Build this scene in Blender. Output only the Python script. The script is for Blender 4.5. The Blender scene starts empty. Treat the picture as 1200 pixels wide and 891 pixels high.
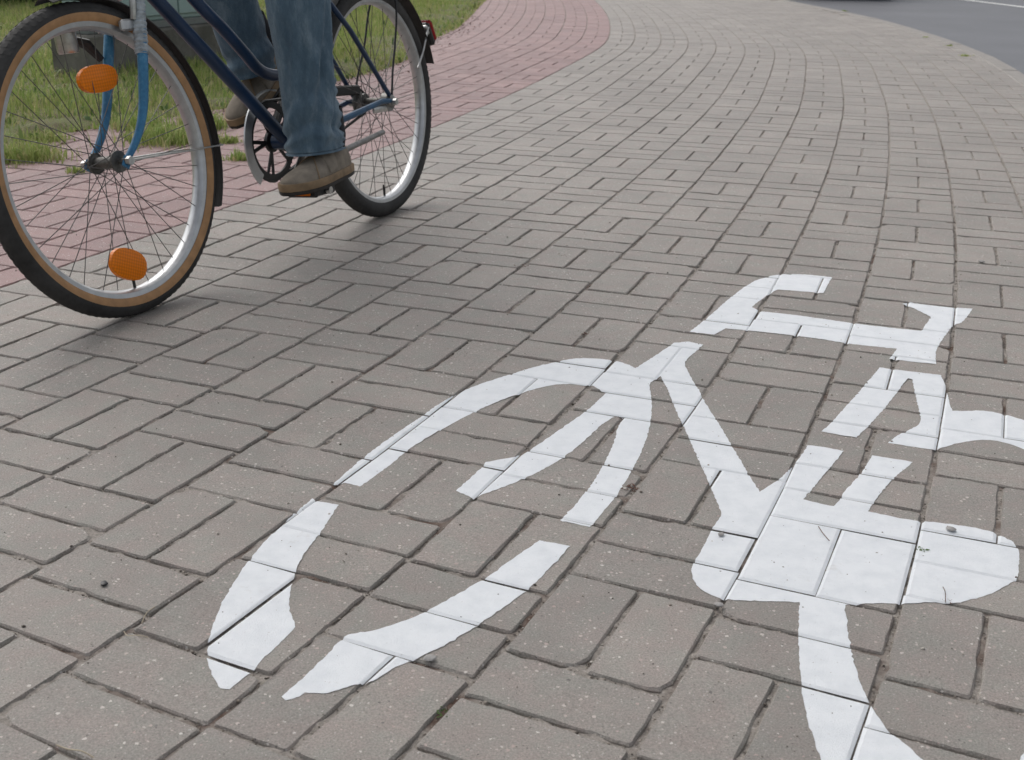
import bpy, bmesh, math, random
import numpy as np
from mathutils import Vector, Matrix
from mathutils.geometry import tessellate_polygon
random.seed(7); rng = np.random.default_rng(7)
scene = bpy.context.scene
col = scene.collection
R = math.radians

# ------------------------------------------------------------------ camera
CF, CP, CR, CH = 1433.97, 0.353685, 0.0188, 0.7908      # focal (px of a 1200 px frame), pitch, roll, height
cam_d = bpy.data.cameras.new('Camera'); cam = bpy.data.objects.new('Camera', cam_d); col.objects.link(cam)
cam_d.sensor_fit = 'HORIZONTAL'; cam_d.sensor_width = 36; cam_d.lens = CF / 1200 * 36
cam_d.dof.use_dof = True; cam_d.dof.focus_distance = 2.0; cam_d.dof.aperture_fstop = 14
cam_d.clip_start = 0.05; cam_d.clip_end = 600
fwd = Vector((0, math.cos(CP), -math.sin(CP))); r0 = Vector((1, 0, 0)); d0 = Vector((0, -math.sin(CP), -math.cos(CP)))
cr_, sr_ = math.cos(CR), math.sin(CR)
cright = cr_ * r0 - sr_ * d0; cdown = sr_ * r0 + cr_ * d0
m = Matrix((cright, -cdown, -fwd)).transposed().to_4x4(); m.translation = (0, 0, CH)
cam.matrix_world = m
scene.camera = cam

# ------------------------------------------------------------------ overcast sky, soft sun, exposure
world = bpy.data.worlds.new('World'); scene.world = world; world.use_nodes = True
wn = world.node_tree.nodes; wl = world.node_tree.links
SUN_EL, SUN_AZ = R(50), R(-38)                           # azimuth from +Y towards +X
sky = wn.new('ShaderNodeTexSky'); sky.sky_type = 'NISHITA'; sky.sun_disc = False
sky.sun_elevation = SUN_EL; sky.sun_rotation = SUN_AZ; sky.dust_density = 4; sky.air_density = 1.0
hsv = wn.new('ShaderNodeHueSaturation'); hsv.inputs['Saturation'].default_value = 0.267
wl.new(sky.outputs[0], hsv.inputs['Color']); wl.new(hsv.outputs[0], wn['Background'].inputs['Color'])
wn['Background'].inputs['Strength'].default_value = 0.142
sun_d = bpy.data.lights.new('Sun', 'SUN'); sun_d.energy = 0.75; sun_d.angle = R(80); sun_d.color = (1, 0.96, 0.9)
sun = bpy.data.objects.new('Sun', sun_d); col.objects.link(sun)
sdir = Vector((math.sin(SUN_AZ) * math.cos(SUN_EL), math.cos(SUN_AZ) * math.cos(SUN_EL), math.sin(SUN_EL)))
sun.rotation_euler = sdir.to_track_quat('Z', 'Y').to_euler(); sun.location = sdir * 30
scene.view_settings.view_transform = 'Standard'; scene.view_settings.look = 'None'
scene.view_settings.exposure = 0.16; scene.view_settings.gamma = 1
scene.view_settings.use_curve_mapping = False

# ------------------------------------------------------------------ helpers
def ray(u, v):
    a, b = u - 600, v - 445.5
    A = a * cr_ + b * sr_; B = -a * sr_ + b * cr_
    up = -B / CF; cp, sp = math.cos(CP), math.sin(CP)
    return Vector((A / CF, cp + up * sp, -sp + up * cp))
def gp(u, v, z=0.0):                                     # photo pixel -> point on the level z
    r = ray(u, v); t = (z - CH) / r.z
    return Vector((r.x * t, r.y * t, z))
def pix(p):
    v = Vector(p) - Vector((0, 0, CH)); f = v.dot(fwd)
    if f < 0.05: return None
    return 600 + v.dot(cright) / f * CF, 445.5 + v.dot(cdown) / f * CF

def tag(o, label=None, cat=None, group=None, kind=None):
    if label: o['label'] = label
    if cat: o['category'] = cat
    if group: o['group'] = group
    if kind: o['kind'] = kind
    return o
def mesh_obj(name, verts, faces, mat=None, parent=None, smooth=False, sharp=None):
    me = bpy.data.meshes.new(name); me.from_pydata([tuple(v) for v in verts], [], [tuple(f) for f in faces]); me.update()
    if mat: me.materials.append(mat)
    if smooth:
        me.polygons.foreach_set('use_smooth', [True] * len(me.polygons))
        if sharp is not None: me.set_sharp_from_angle(angle=R(sharp))
    o = bpy.data.objects.new(name, me); col.objects.link(o)
    if parent: o.parent = parent
    return o
def np_mesh(name, verts, tris, mat, parent=None):
    me = bpy.data.meshes.new(name); n = len(tris); k = tris.shape[1]
    me.vertices.add(len(verts)); me.vertices.foreach_set('co', np.asarray(verts, np.float32).ravel())
    me.loops.add(n * k); me.loops.foreach_set('vertex_index', np.asarray(tris, np.int32).ravel())
    me.polygons.add(n); me.polygons.foreach_set('loop_start', np.arange(0, n * k, k, dtype=np.int32))
    me.update(calc_edges=True); me.materials.append(mat)
    o = bpy.data.objects.new(name, me); col.objects.link(o)
    if parent: o.parent = parent
    return o
def empty(name, mat4=None, parent=None):
    o = bpy.data.objects.new(name, None); col.objects.link(o); o.empty_display_size = 0.1
    if parent: o.parent = parent
    if mat4 is not None: o.matrix_world = mat4
    return o

class MB:                                                # mesh builder
    def __init__(s): s.v = []; s.f = []
    def add(s, v, f):
        b = len(s.v); s.v += [Vector(p) for p in v]; s.f += [tuple(i + b for i in q) for q in f]; return s
    def box(s, c, sz, rot=None, bev=0.0):
        x, y, z = [q / 2 for q in sz]; M = rot or Matrix.Identity(3); c = Vector(c)
        if bev <= 0:
            v = [Vector((a, b, d)) for d in (-z, z) for a, b in ((-x, -y), (x, -y), (x, y), (-x, y))]
            f = [(3, 2, 1, 0), (4, 5, 6, 7)] + [(i, (i + 1) % 4, (i + 1) % 4 + 4, i + 4) for i in range(4)]
        else:
            v = []; f = []
            rings = [(-z, -bev), (-z + bev, 0), (z - bev, 0), (z, -bev)]
            for zz, i in rings:
                for a, b in ((-x - i + bev, -y - i), (x + i - bev, -y - i), (x + i, -y - i + bev), (x + i, y + i - bev), (x + i - bev, y + i), (-x - i + bev, y + i), (-x - i, y + i - bev), (-x - i, -y - i + bev)):
                    v.append(Vector((a, b, zz)))
            for r in range(3):
                for i in range(8): f.append((r * 8 + i, r * 8 + (i + 1) % 8, r * 8 + 8 + (i + 1) % 8, r * 8 + 8 + i))
            f += [tuple(range(7, -1, -1)), tuple(range(24, 32))]
        return s.add([c + M @ p for p in v], f)
    def tube(s, pts, rad, n=10, caps=True, flat=1.0, up=None):
        pts = [Vector(p) for p in pts]; k = len(pts)
        rad = rad if isinstance(rad, (list, tuple)) else [rad] * k
        v = []; f = []; a = None
        for i in range(k):
            t = (pts[min(i + 1, k - 1)] - pts[max(i - 1, 0)]).normalized()
            if a is None:
                a = (Vector(up) if up else (Vector((0, 0, 1)) if abs(t.z) < 0.9 else Vector((0, 1, 0))))
            a = (a - t * a.dot(t)).normalized(); b = t.cross(a)
            for j in range(n):
                q = 2 * math.pi * j / n; v.append(pts[i] + (a * math.cos(q) * flat + b * math.sin(q)) * rad[i])
        for i in range(k - 1):
            for j in range(n): f.append((i * n + j, i * n + (j + 1) % n, i * n + n + (j + 1) % n, i * n + n + j))
        if caps: f += [tuple(range(n - 1, -1, -1)), tuple((k - 1) * n + j for j in range(n))]
        return s.add(v, f)
    def ring(s, prof, n=96, a0=0.0, a1=2 * math.pi, c=(0, 0, 0), closed_prof=True):
        # revolve profile [(radius, y)] about the local y axis
        full = abs(a1 - a0 - 2 * math.pi) < 1e-6; m_ = n if full else n + 1; k = len(prof); c = Vector(c)
        v = [c + Vector((r * math.cos(a0 + (a1 - a0) * i / n), y, r * math.sin(a0 + (a1 - a0) * i / n))) for i in range(m_) for r, y in prof]
        f = []
        for i in range(n):
            i2 = (i + 1) % m_
            for j in range(k if closed_prof else k - 1):
                j2 = (j + 1) % k; f.append((i * k + j, i * k + j2, i2 * k + j2, i2 * k + j))
        if not full and closed_prof: f += [tuple(range(k)), tuple((m_ - 1) * k + j for j in range(k - 1, -1, -1))]
        return s.add(v, f)
    def loft(s, secs, cap0=True, cap1=True):
        n = len(secs[0]); v = [p for q in secs for p in q]; f = []
        for i in range(len(secs) - 1):
            for j in range(n): f.append((i * n + j, i * n + (j + 1) % n, i * n + n + (j + 1) % n, i * n + n + j))
        if cap0: f.append(tuple(range(n - 1, -1, -1)))
        if cap1: f.append(tuple((len(secs) - 1) * n + j for j in range(n)))
        return s.add(v, f)
    def build(s, name, mat, parent=None, smooth=True, sharp=35):
        o = mesh_obj(name, s.v, s.f, mat, parent, smooth, sharp)
        bm = bmesh.new(); bm.from_mesh(o.data); bmesh.ops.recalc_face_normals(bm, faces=bm.faces); bm.to_mesh(o.data); bm.free()
        return o
def spline(P, n=8):
    P = [Vector(p) for p in P]; out = []
    for i in range(len(P) - 1):
        p0, p1, p2, p3 = P[max(i - 1, 0)], P[i], P[i + 1], P[min(i + 2, len(P) - 1)]
        for j in range(n):
            t = j / n
            out.append(0.5 * ((2 * p1) + (p2 - p0) * t + (2 * p0 - 5 * p1 + 4 * p2 - p3) * t * t + (3 * p1 - p0 - 3 * p2 + p3) * t ** 3))
    return out + [P[-1]]

# ------------------------------------------------------------------ materials
class NT:
    def __init__(s, name):
        s.m = bpy.data.materials.new(name); s.m.use_nodes = True; s.t = s.m.node_tree; s.b = s.t.nodes['Principled BSDF']
    def n(s, typ, **kw):
        nd = s.t.nodes.new(typ)
        for k, v in kw.items():
            if k.startswith('i_'): nd.inputs[k[2:].replace('_', ' ')].default_value = v
            else: setattr(nd, k, v)
        return nd
    def l(s, a, b): s.t.links.new(a, b)
    def pos(s): return s.n('ShaderNodeNewGeometry').outputs['Position']
    def noise(s, vec, scale, detail=4, rough=0.6):
        nd = s.n('ShaderNodeTexNoise'); nd.inputs['Scale'].default_value = scale; nd.inputs['Detail'].default_value = detail; nd.inputs['Roughness'].default_value = rough
        s.l(vec, nd.inputs['Vector']); return nd.outputs['Fac']
    def ramp(s, fac, stops):
        nd = s.n('ShaderNodeValToRGB'); e = nd.color_ramp.elements
        while len(e) < len(stops): e.new(0.5)
        for q, (p, c) in zip(e, stops): q.position = p; q.color = (*c, 1) if len(c) == 3 else c
        s.l(fac, nd.inputs['Fac']); return nd.outputs['Color']
    def mix(s, fac, a, b, mode='MIX'):
        nd = s.n('ShaderNodeMix', data_type='RGBA', blend_type=mode)
        for sock, val in ((nd.inputs['Factor'], fac), (nd.inputs['A'], a), (nd.inputs['B'], b)):
            if isinstance(val, bpy.types.NodeSocket): s.l(val, sock)
            elif isinstance(val, (int, float)): sock.default_value = val
            else: sock.default_value = (*val, 1)
        return nd.outputs['Result']
    def math(s, op, a, b=0.0):
        nd = s.n('ShaderNodeMath', operation=op)
        for i, val in enumerate((a, b)):
            if isinstance(val, bpy.types.NodeSocket): s.l(val, nd.inputs[i])
            else: nd.inputs[i].default_value = val
        return nd.outputs[0]
    def bump(s, h, strength=0.3, dist=0.001):
        nd = s.n('ShaderNodeBump'); nd.inputs['Strength'].default_value = strength; nd.inputs['Distance'].default_value = dist
        s.l(h, nd.inputs['Height']); s.l(nd.outputs[0], s.b.inputs['Normal'])
    def col(s, c):
        if isinstance(c, bpy.types.NodeSocket): s.l(c, s.b.inputs['Base Color'])
        else: s.b.inputs['Base Color'].default_value = (*c, 1)
    def set(s, **kw):
        for k, v in kw.items(): s.b.inputs[k.replace('_', ' ')].default_value = v
        return s
def simple(name, c, rough=0.5, metal=0.0, var=0.12, scale=60, bump=0.0, spec=0.5):
    t = NT(name); p = t.n('ShaderNodeTexCoord').outputs['Object']
    f = t.noise(p, scale, 5)
    t.col(t.ramp(f, [(0.25, tuple(x * (1 - var) for x in c)), (0.75, tuple(min(1, x * (1 + var)) for x in c))]))
    t.set(Roughness=rough, Metallic=metal)
    t.b.inputs['Specular IOR Level'].default_value = spec
    if bump: t.bump(t.noise(p, scale * 3, 4), bump, 0.002)
    return t.m

def brick_mat(name, base, tint_a, tint_b):
    t = NT(name); p = t.pos()
    rnd = t.math('ADD', t.n('ShaderNodeObjectInfo').outputs['Random'], t.n('ShaderNodeNewGeometry').outputs['Random Per Island'])
    rnd = t.math('FRACT', t.math('MULTIPLY', rnd, 7.31))
    c = t.mix(rnd, tuple(b * x for b, x in zip(base, tint_a)), tuple(b * x for b, x in zip(base, tint_b)))
    c = t.mix(t.math('MULTIPLY', t.noise(p, 5, 3), 0.5), c, tuple(b * 0.8 for b in base))            # broad wear
    c = t.mix(0.8, c, t.ramp(t.noise(p, 21, 4, 0.6), [(0.36, (0.95, 1.0, 0.985)), (0.5, (1.0, 0.99, 0.985)), (0.64, (1.05, 0.985, 0.985))]), 'MULTIPLY')   # faint pink and green mottling of the mix
    grain = t.noise(p, 420, 3, 0.7)
    c = t.mix(0.55, c, t.ramp(grain, [(0.32, (0.45, 0.44, 0.43)), (0.5, (0.95, 0.95, 0.94)), (0.68, (1.5, 1.48, 1.45))]), 'MULTIPLY')
    nz = t.n('ShaderNodeTexNoise'); nz.inputs['Scale'].default_value = 300; t.l(p, nz.inputs['Vector'])
    vm = t.n('ShaderNodeVectorMath', operation='MULTIPLY_ADD'); t.l(nz.outputs['Color'], vm.inputs[0]); vm.inputs[1].default_value = (0.004, 0.004, 0.004); t.l(p, vm.inputs[2]); pd = vm.outputs[0]
    vo = t.n('ShaderNodeTexVoronoi', feature='F1'); vo.inputs['Scale'].default_value = 165; t.l(pd, vo.inputs['Vector'])
    sel = t.n('ShaderNodeSeparateColor'); t.l(vo.outputs['Color'], sel.inputs[0])
    keep = t.math('GREATER_THAN', sel.outputs[0], 0.68)
    size = t.math('MULTIPLY', t.math('POWER', sel.outputs[1], 2.0), 0.32)
    inside = t.math('LESS_THAN', vo.outputs['Distance'], t.math('ADD', size, 0.08))
    peb = t.ramp(sel.outputs[2], [(0.0, (0.66, 0.63, 0.59)), (0.45, (0.42, 0.32, 0.29)), (0.8, (0.52, 0.50, 0.47)), (1.0, (0.11, 0.10, 0.095))])
    c = t.mix(t.math('MULTIPLY', t.math('MULTIPLY', keep, inside), 0.92), c, peb)
    vo2 = t.n('ShaderNodeTexVoronoi', feature='F1'); vo2.inputs['Scale'].default_value = 260; t.l(p, vo2.inputs['Vector'])
    sel2 = t.n('ShaderNodeSeparateColor'); t.l(vo2.outputs['Color'], sel2.inputs[0])
    k2 = t.math('MULTIPLY', t.math('GREATER_THAN', sel2.outputs[0], 0.8), t.math('LESS_THAN', vo2.outputs['Distance'], 0.3))
    c = t.mix(t.math('MULTIPLY', k2, 0.75), c, t.ramp(sel2.outputs[1], [(0.0, (0.07, 0.062, 0.058)), (0.5, (0.33, 0.30, 0.28)), (1.0, (0.5, 0.47, 0.44))]))
    stain = t.ramp(t.noise(p, 2.3, 6, 0.7), [(0.42, (0.86, 0.86, 0.86)), (0.6, (1.05, 1.05, 1.05))])
    c = t.mix(0.7, c, stain, 'MULTIPLY')
    t.col(c); t.set(Roughness=0.6); t.b.inputs['Specular IOR Level'].default_value = 0.5
    h = t.math('ADD', grain, t.math('MULTIPLY', t.noise(p, 1100, 2), 0.6))
    t.bump(h, 0.8, 0.002)
    return t.m
M = {}
M['brick_grey'] = brick_mat('paver_grey', (0.306, 0.281, 0.257), (0.90, 0.905, 0.91), (1.08, 1.07, 1.065))
M['brick_red'] = brick_mat('paver_red', (0.318, 0.205, 0.200), (0.88, 0.88, 0.90), (1.09, 1.07, 1.06))
def sand_mat():
    t = NT('joint_sand'); p = t.pos()
    c = t.ramp(t.noise(p, 160, 5, 0.7), [(0.3, (0.17, 0.152, 0.134)), (0.55, (0.31, 0.28, 0.25)), (0.75, (0.45, 0.41, 0.37))])
    c = t.mix(t.ramp(t.noise(p, 6, 4, 0.7), [(0.52, (0, 0, 0)), (0.66, (1, 1, 1))]), c, (0.105, 0.066, 0.05))
    c = t.mix(t.ramp(t.noise(p, 9.7, 4, 0.7), [(0.66, (0, 0, 0)), (0.76, (0.7, 0.7, 0.7))]), c, (0.06, 0.075, 0.025))
    t.col(c); t.set(Roughness=0.95); t.bump(t.noise(p, 500, 4), 0.8, 0.003); return t.m
M['sand'] = sand_mat()
def paint_mat():
    t = NT('white_road_paint'); p = t.pos()
    c = t.ramp(t.noise(p, 30, 5, 0.65), [(0.3, (0.73, 0.76, 0.79)), (0.6, (0.81, 0.835, 0.86))])
    w = t.ramp(t.noise(p, 210, 4, 0.75), [(0.655, (0, 0, 0)), (0.72, (1, 1, 1))])
    c = t.mix(t.math('MULTIPLY', w, 0.75), c, (0.36, 0.33, 0.30))
    s = t.ramp(t.noise(p, 13, 6, 0.75), [(0.62, (0, 0, 0)), (0.82, (0.7, 0.7, 0.7))])
    c = t.mix(s, c, (0.52, 0.50, 0.46))
    w2 = t.ramp(t.noise(p, 75, 5, 0.8), [(0.66, (0, 0, 0)), (0.74, (0.55, 0.55, 0.55))])
    c = t.mix(w2, c, (0.45, 0.43, 0.40))
    t.col(c); t.set(Roughness=0.6); t.bump(t.math('ADD', t.noise(p, 420, 4, 0.7), t.noise(p, 1100, 2)), 0.75, 0.002); return t.m
M['paint'] = paint_mat()
def asphalt_mat():
    t = NT('asphalt'); p = t.pos()
    c = t.ramp(t.noise(p, 90, 5, 0.7), [(0.3, (0.085, 0.089, 0.10)), (0.7, (0.15, 0.155, 0.17))])
    c = t.mix(0.6, c, t.ramp(t.noise(p, 0.6, 4), [(0.35, (0.8, 0.8, 0.82)), (0.65, (1.15, 1.15, 1.15))]), 'MULTIPLY')
    t.col(c); t.set(Roughness=0.6); t.bump(t.noise(p, 250, 3), 0.6, 0.004); return t.m
M['asphalt'] = asphalt_mat()
def soil_mat():
    t = NT('soil'); p = t.pos()
    c = t.ramp(t.noise(p, 9, 7, 0.7), [(0.3, (0.12, 0.10, 0.06)), (0.5, (0.15, 0.15, 0.065)), (0.7, (0.15, 0.19, 0.06))])
    t.col(c); t.set(Roughness=0.95); t.bump(t.noise(p, 120, 5), 0.9, 0.01); return t.m
M['soil'] = soil_mat()
def leaf_mat(name, stops, trans=0.25, patch=None):
    t = NT(name); i = t.n('ShaderNodeNewGeometry').outputs['Random Per Island']
    c = t.ramp(i, stops)
    if patch: c = t.mix(t.ramp(t.noise(t.pos(), patch[0], 4, 0.6), [(0.42, (0, 0, 0)), (0.68, (patch[2],) * 3)]), c, patch[1])
    t.col(c); t.set(Roughness=0.6); t.b.inputs['Specular IOR Level'].default_value = 0.3
    tr = t.n('ShaderNodeBsdfTranslucent'); t.l(c, tr.inputs['Color'])
    mx = t.n('ShaderNodeMixShader'); mx.inputs[0].default_value = trans
    t.l(t.b.outputs[0], mx.inputs[1]); t.l(tr.outputs[0], mx.inputs[2]); t.l(mx.outputs[0], t.t.nodes['Material Output'].inputs['Surface'])
    return t.m
M['grass'] = leaf_mat('grass_blades', [(0.0, (0.17, 0.26, 0.06)), (0.35, (0.28, 0.39, 0.10)), (0.7, (0.38, 0.47, 0.15)), (0.86, (0.50, 0.47, 0.22)), (1.0, (0.62, 0.53, 0.31))], 0.35, (1.6, (0.34, 0.32, 0.13), 0.5))
M['hedge'] = leaf_mat('hedge_leaves', [(0.0, (0.012, 0.028, 0.01)), (0.6, (0.03, 0.06, 0.018)), (1.0, (0.06, 0.095, 0.03))], 0.2)
M['dry'] = simple('dry_straw', (0.40, 0.34, 0.25), 0.7, var=0.3)
M['dead_leaf'] = simple('dead_leaf', (0.11, 0.05, 0.032), 0.7, var=0.4)
M['moss'] = simple('green_sprig', (0.07, 0.13, 0.025), 0.6, var=0.3)
M['pebble'] = simple('pebble', (0.30, 0.29, 0.28), 0.8, var=0.25, scale=200)
M['dark_pebble'] = simple('dark_pebble', (0.02, 0.02, 0.022), 0.45, var=0.3, scale=200)
M['grit'] = leaf_mat('grit', [(0.0, (0.06, 0.05, 0.042)), (0.4, (0.17, 0.145, 0.12)), (0.8, (0.30, 0.26, 0.22)), (1.0, (0.5, 0.47, 0.42))], 0.0)
M['kerb'] = simple('kerb_concrete', (0.27, 0.253, 0.235), 0.85, var=0.2, scale=25, bump=0.4)
def concrete_mat():
    t = NT('plinth_concrete'); p = t.n('ShaderNodeTexCoord').outputs['Object']
    c = t.ramp(t.noise(p, 6, 7, 0.7), [(0.3, (0.11, 0.105, 0.09)), (0.6, (0.21, 0.20, 0.175)), (0.8, (0.27, 0.26, 0.23))])
    c = t.mix(t.ramp(t.noise(p, 3.1, 5, 0.6), [(0.5, (0, 0, 0)), (0.65, (0.7, 0.7, 0.7))]), c, (0.06, 0.062, 0.048))
    t.col(c); t.set(Roughness=0.9); t.bump(t.noise(p, 60, 6), 0.8, 0.006); return t.m
M['concrete'] = concrete_mat()
M['teal'] = simple('cabinet_paint', (0.30, 0.42, 0.40), 0.5, var=0.06, scale=5)
M['greymetal'] = simple('cabinet_frame', (0.17, 0.19, 0.18), 0.6, var=0.1)
M['blue'] = simple('frame_enamel', (0.010, 0.032, 0.082), 0.34, var=0.25, scale=14)
def fork_mat():
    t = NT('worn_fork_enamel'); p = t.n('ShaderNodeTexCoord').outputs['Object']
    c = t.ramp(t.noise(p, 30, 6, 0.7), [(0.35, (0.018, 0.115, 0.24)), (0.55, (0.035, 0.19, 0.36)), (0.7, (0.12, 0.31, 0.47))])
    c = t.mix(t.ramp(t.noise(p, 120, 4, 0.7), [(0.64, (0, 0, 0)), (0.72, (0.6, 0.6, 0.6))]), c, (0.30, 0.30, 0.29))
    t.col(c); t.set(Roughness=0.42); return t.m
M['lightblue'] = fork_mat()
M['midblue'] = simple('stay_enamel', (0.016, 0.075, 0.155), 0.4, var=0.4, scale=40)
M['steel'] = simple('worn_steel', (0.5, 0.5, 0.49), 0.34, 0.9, var=0.25, scale=90)
M['dullsteel'] = simple('dull_steel', (0.26, 0.255, 0.245), 0.5, 0.75, var=0.35, scale=70)
M['alloy'] = simple('rim_alloy', (0.5, 0.51, 0.52), 0.36, 0.8, var=0.15, scale=40)
M['tape'] = simple('weathered_tape', (0.36, 0.40, 0.43), 0.7, var=0.5, scale=60, bump=0.5)
M['hub'] = simple('dirty_hub', (0.13, 0.125, 0.115), 0.5, 0.6, var=0.5, scale=70)
M['spoke'] = simple('spoke_wire', (0.12, 0.115, 0.11), 0.5, 0.7, var=0.3)
M['rust'] = simple('rusty_metal', (0.20, 0.075, 0.03), 0.75, 0.2, var=0.4, scale=80)
M['black'] = simple('black_plastic', (0.014, 0.014, 0.015), 0.45, var=0.3)
M['mud'] = simple('mudguard_black', (0.026, 0.025, 0.024), 0.6, var=0.4, scale=18)
M['rubber'] = simple('tyre_rubber', (0.036, 0.035, 0.034), 0.8, var=0.55, scale=16, bump=0.3)
M['tan'] = simple('tan_sidewall', (0.40, 0.225, 0.105), 0.7, var=0.22, scale=40)
def glow(name, c):
    t = NT(name); p = t.n('ShaderNodeTexCoord').outputs['Object']
    br = t.n('ShaderNodeTexVoronoi'); br.inputs['Scale'].default_value = 150; br.feature = 'F1'; br.distance = 'MANHATTAN'; br.inputs['Randomness'].default_value = 0.0; t.l(p, br.inputs['Vector'])
    t.col(t.mix(t.math('MULTIPLY', br.outputs['Distance'], 1.0), c, tuple(x * 0.7 for x in c)))
    t.set(Roughness=0.28); t.b.inputs['Specular IOR Level'].default_value = 0.3; t.bump(br.outputs['Distance'], 0.5, 0.001); return t.m
M['amber'] = glow('amber_reflector', (1.0, 0.25, 0.0))
M['red'] = glow('red_reflector', (0.42, 0.012, 0.016))
def denim_mat():
    t = NT('faded_denim'); p = t.n('ShaderNodeTexCoord').outputs['Object']
    mq = t.n('ShaderNodeMapping'); t.l(p, mq.inputs['Vector']); mq.inputs['Scale'].default_value = (1.6, 1.6, 0.55); f = t.noise(mq.outputs[0], 13, 7, 0.68)
    c = t.ramp(f, [(0.3, (0.058, 0.098, 0.14)), (0.52, (0.10, 0.155, 0.205)), (0.72, (0.22, 0.285, 0.335))])
    mp = t.n('ShaderNodeMapping'); t.l(p, mp.inputs['Vector']); mp.inputs['Rotation'].default_value = (0.6, 0.3, 0.7); mp.inputs['Scale'].default_value = (900, 900, 120)
    tw = t.noise(mp.outputs[0], 1.0, 2)
    c = t.mix(0.5, c, t.ramp(tw, [(0.3, (0.7, 0.72, 0.75)), (0.7, (1.25, 1.25, 1.22))]), 'MULTIPLY')
    t.col(c); t.set(Roughness=0.9); t.b.inputs['Specular IOR Level'].default_value = 0.2
    t.b.inputs['Sheen Weight'].default_value = 0.15
    t.bump(t.math('ADD', t.math('MULTIPLY', tw, 0.5), t.noise(p, 60, 4)), 0.5, 0.003); return t.m
M['denim'] = denim_mat()
M['suede'] = simple('taupe_suede', (0.235, 0.203, 0.165), 0.88, var=0.25, scale=45, bump=0.3, spec=0.2)
M['sole'] = simple('shoe_sole', (0.24, 0.165, 0.095), 0.75, var=0.35, scale=30)
M['sole_dark'] = simple('sole_tread', (0.03, 0.026, 0.022), 0.8, var=0.3)
M['sock'] = simple('dark_sock', (0.012, 0.014, 0.02), 0.9, var=0.2)
M['skin'] = simple('skin', (0.42, 0.24, 0.17), 0.5, var=0.05, scale=20)
M['jacket'] = simple('grey_jacket', (0.10, 0.11, 0.12), 0.85, var=0.15, scale=12)
M['hair'] = simple('brown_hair', (0.05, 0.03, 0.02), 0.6, var=0.3)
M['carpaint'] = simple('car_paint', (0.025, 0.02, 0.028), 0.25, var=0.05)
M['glass'] = simple('car_glass', (0.02, 0.022, 0.025), 0.08, var=0.02)
M['roadpaint'] = simple('road_line_paint', (0.72, 0.72, 0.70), 0.6, var=0.1, scale=12)

# ------------------------------------------------------------------ the curved path: lanes of pavers follow one curve
W = 0.205
KS = np.array([-4, -1.7, -1, 0.5, 2, 3, 4, 5, 6, 7, 8, 9.5, 11, 13, 16, 22.])
KV = np.array([0.02, 0.02, 0.249, 0.05265, 0.03189, 0.02474, 0.00958, 0.04368, 0.00054, 0.02303, 0.0916, 0.01985, 0.02139, 0.01253, 0.01756, 0.01756])
S = np.linspace(-4, 22, 2601); DS = S[1] - S[0]; I0 = int(np.argmin(abs(S)))
KAP = np.interp(S, KS, KV)
def cum(a): return np.concatenate([[0], np.cumsum((a[1:] + a[:-1]) / 2 * DS)])
TH = cum(KAP); TH += 1.14306593 - TH[I0]
CX = cum(np.cos(TH)); CX += 0.03872097 - CX[I0]
CY = cum(np.sin(TH)); CY += 1.33387008 - CY[I0]
def at(s, off):
    x, y, th = np.interp(s, S, CX), np.interp(s, S, CY), np.interp(s, S, TH)
    return x + np.sin(th) * off, y - np.cos(th) * off, th
# grass edge (left) and kerb (right) as x over y
GE = np.array([(-3.4, 0.0), (-2.7, 2.0), (-2.2, 3.2), (-1.9, 4.2), (-1.84, 4.75), (-1.62, 5.1), (-1.32, 5.6), (-1.05, 6.5), (-0.82, 7.2), (-0.72, 7.9), (-0.71, 8.8), (-0.63, 9.6), (-0.53, 10.5), (-0.48, 12), (-0.45, 13.3), (-0.40, 15), (-0.5, 18), (-1.0, 22), (-3, 40)])
def grass_x(y): return np.interp(y, GE[:, 1], GE[:, 0])
ks = np.arange(-0.5, 11.6, 0.5); kx, ky, _ = at(ks, 5.4 * W)
KE = np.concatenate([np.column_stack([kx, ky]), [(3.54, 13.83), (3.44, 15.1), (3.28, 17), (2.95, 20), (2.4, 24), (1.5, 29)]])
def kerb_x(y): return np.interp(y, KE[:, 1], KE[:, 0])

# ------------------------------------------------------------------ setting: ground, lawn, road, kerb
g = mesh_obj('ground', [(-150, -60, -0.13), (150, -60, -0.13), (150, 240, -0.13), (-150, 240, -0.13)], [(0, 1, 2, 3)], M['soil']); tag(g, kind='structure')
def sheet(name, xl, xr, ys, z, mat, nx=2, zf=None):
    v = []; f = []
    for y in ys:
        a, b = xl(y), xr(y)
        for i in range(nx):
            x = a + (b - a) * i / (nx - 1); v.append((x, y, z if zf is None else zf(x, y, i / (nx - 1))))
    for j in range(len(ys) - 1):
        for i in range(nx - 1): k = j * nx + i; f.append((k, k + 1, k + nx + 1, k + nx))
    o = mesh_obj(name, v, f, mat, smooth=zf is not None); tag(o, kind='structure'); return o
road = sheet('road', lambda y: kerb_x(y) - 0.02, lambda y: kerb_x(y) + 9.5, list(np.arange(0.6, 29, 0.5)), -0.10, M['asphalt'])
# painted line on the road
la, lb = gp(1131.6, 0, -0.096), gp(1200, 8.4, -0.096); ld = (lb - la).normalized(); ln = Vector((ld.y, -ld.x, 0))
wlv = []
for t in (-9, -4, 0, 6, 12): p = la + ld * t; wlv += [p + ln * 0.06, p - ln * 0.06]
o = mesh_obj('road_line', wlv, [(2 * i, 2 * i + 1, 2 * i + 3, 2 * i + 2) for i in range(4)], M['roadpaint'])
tag(o, 'thin white line painted along the dark asphalt road', 'road marking')

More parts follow.
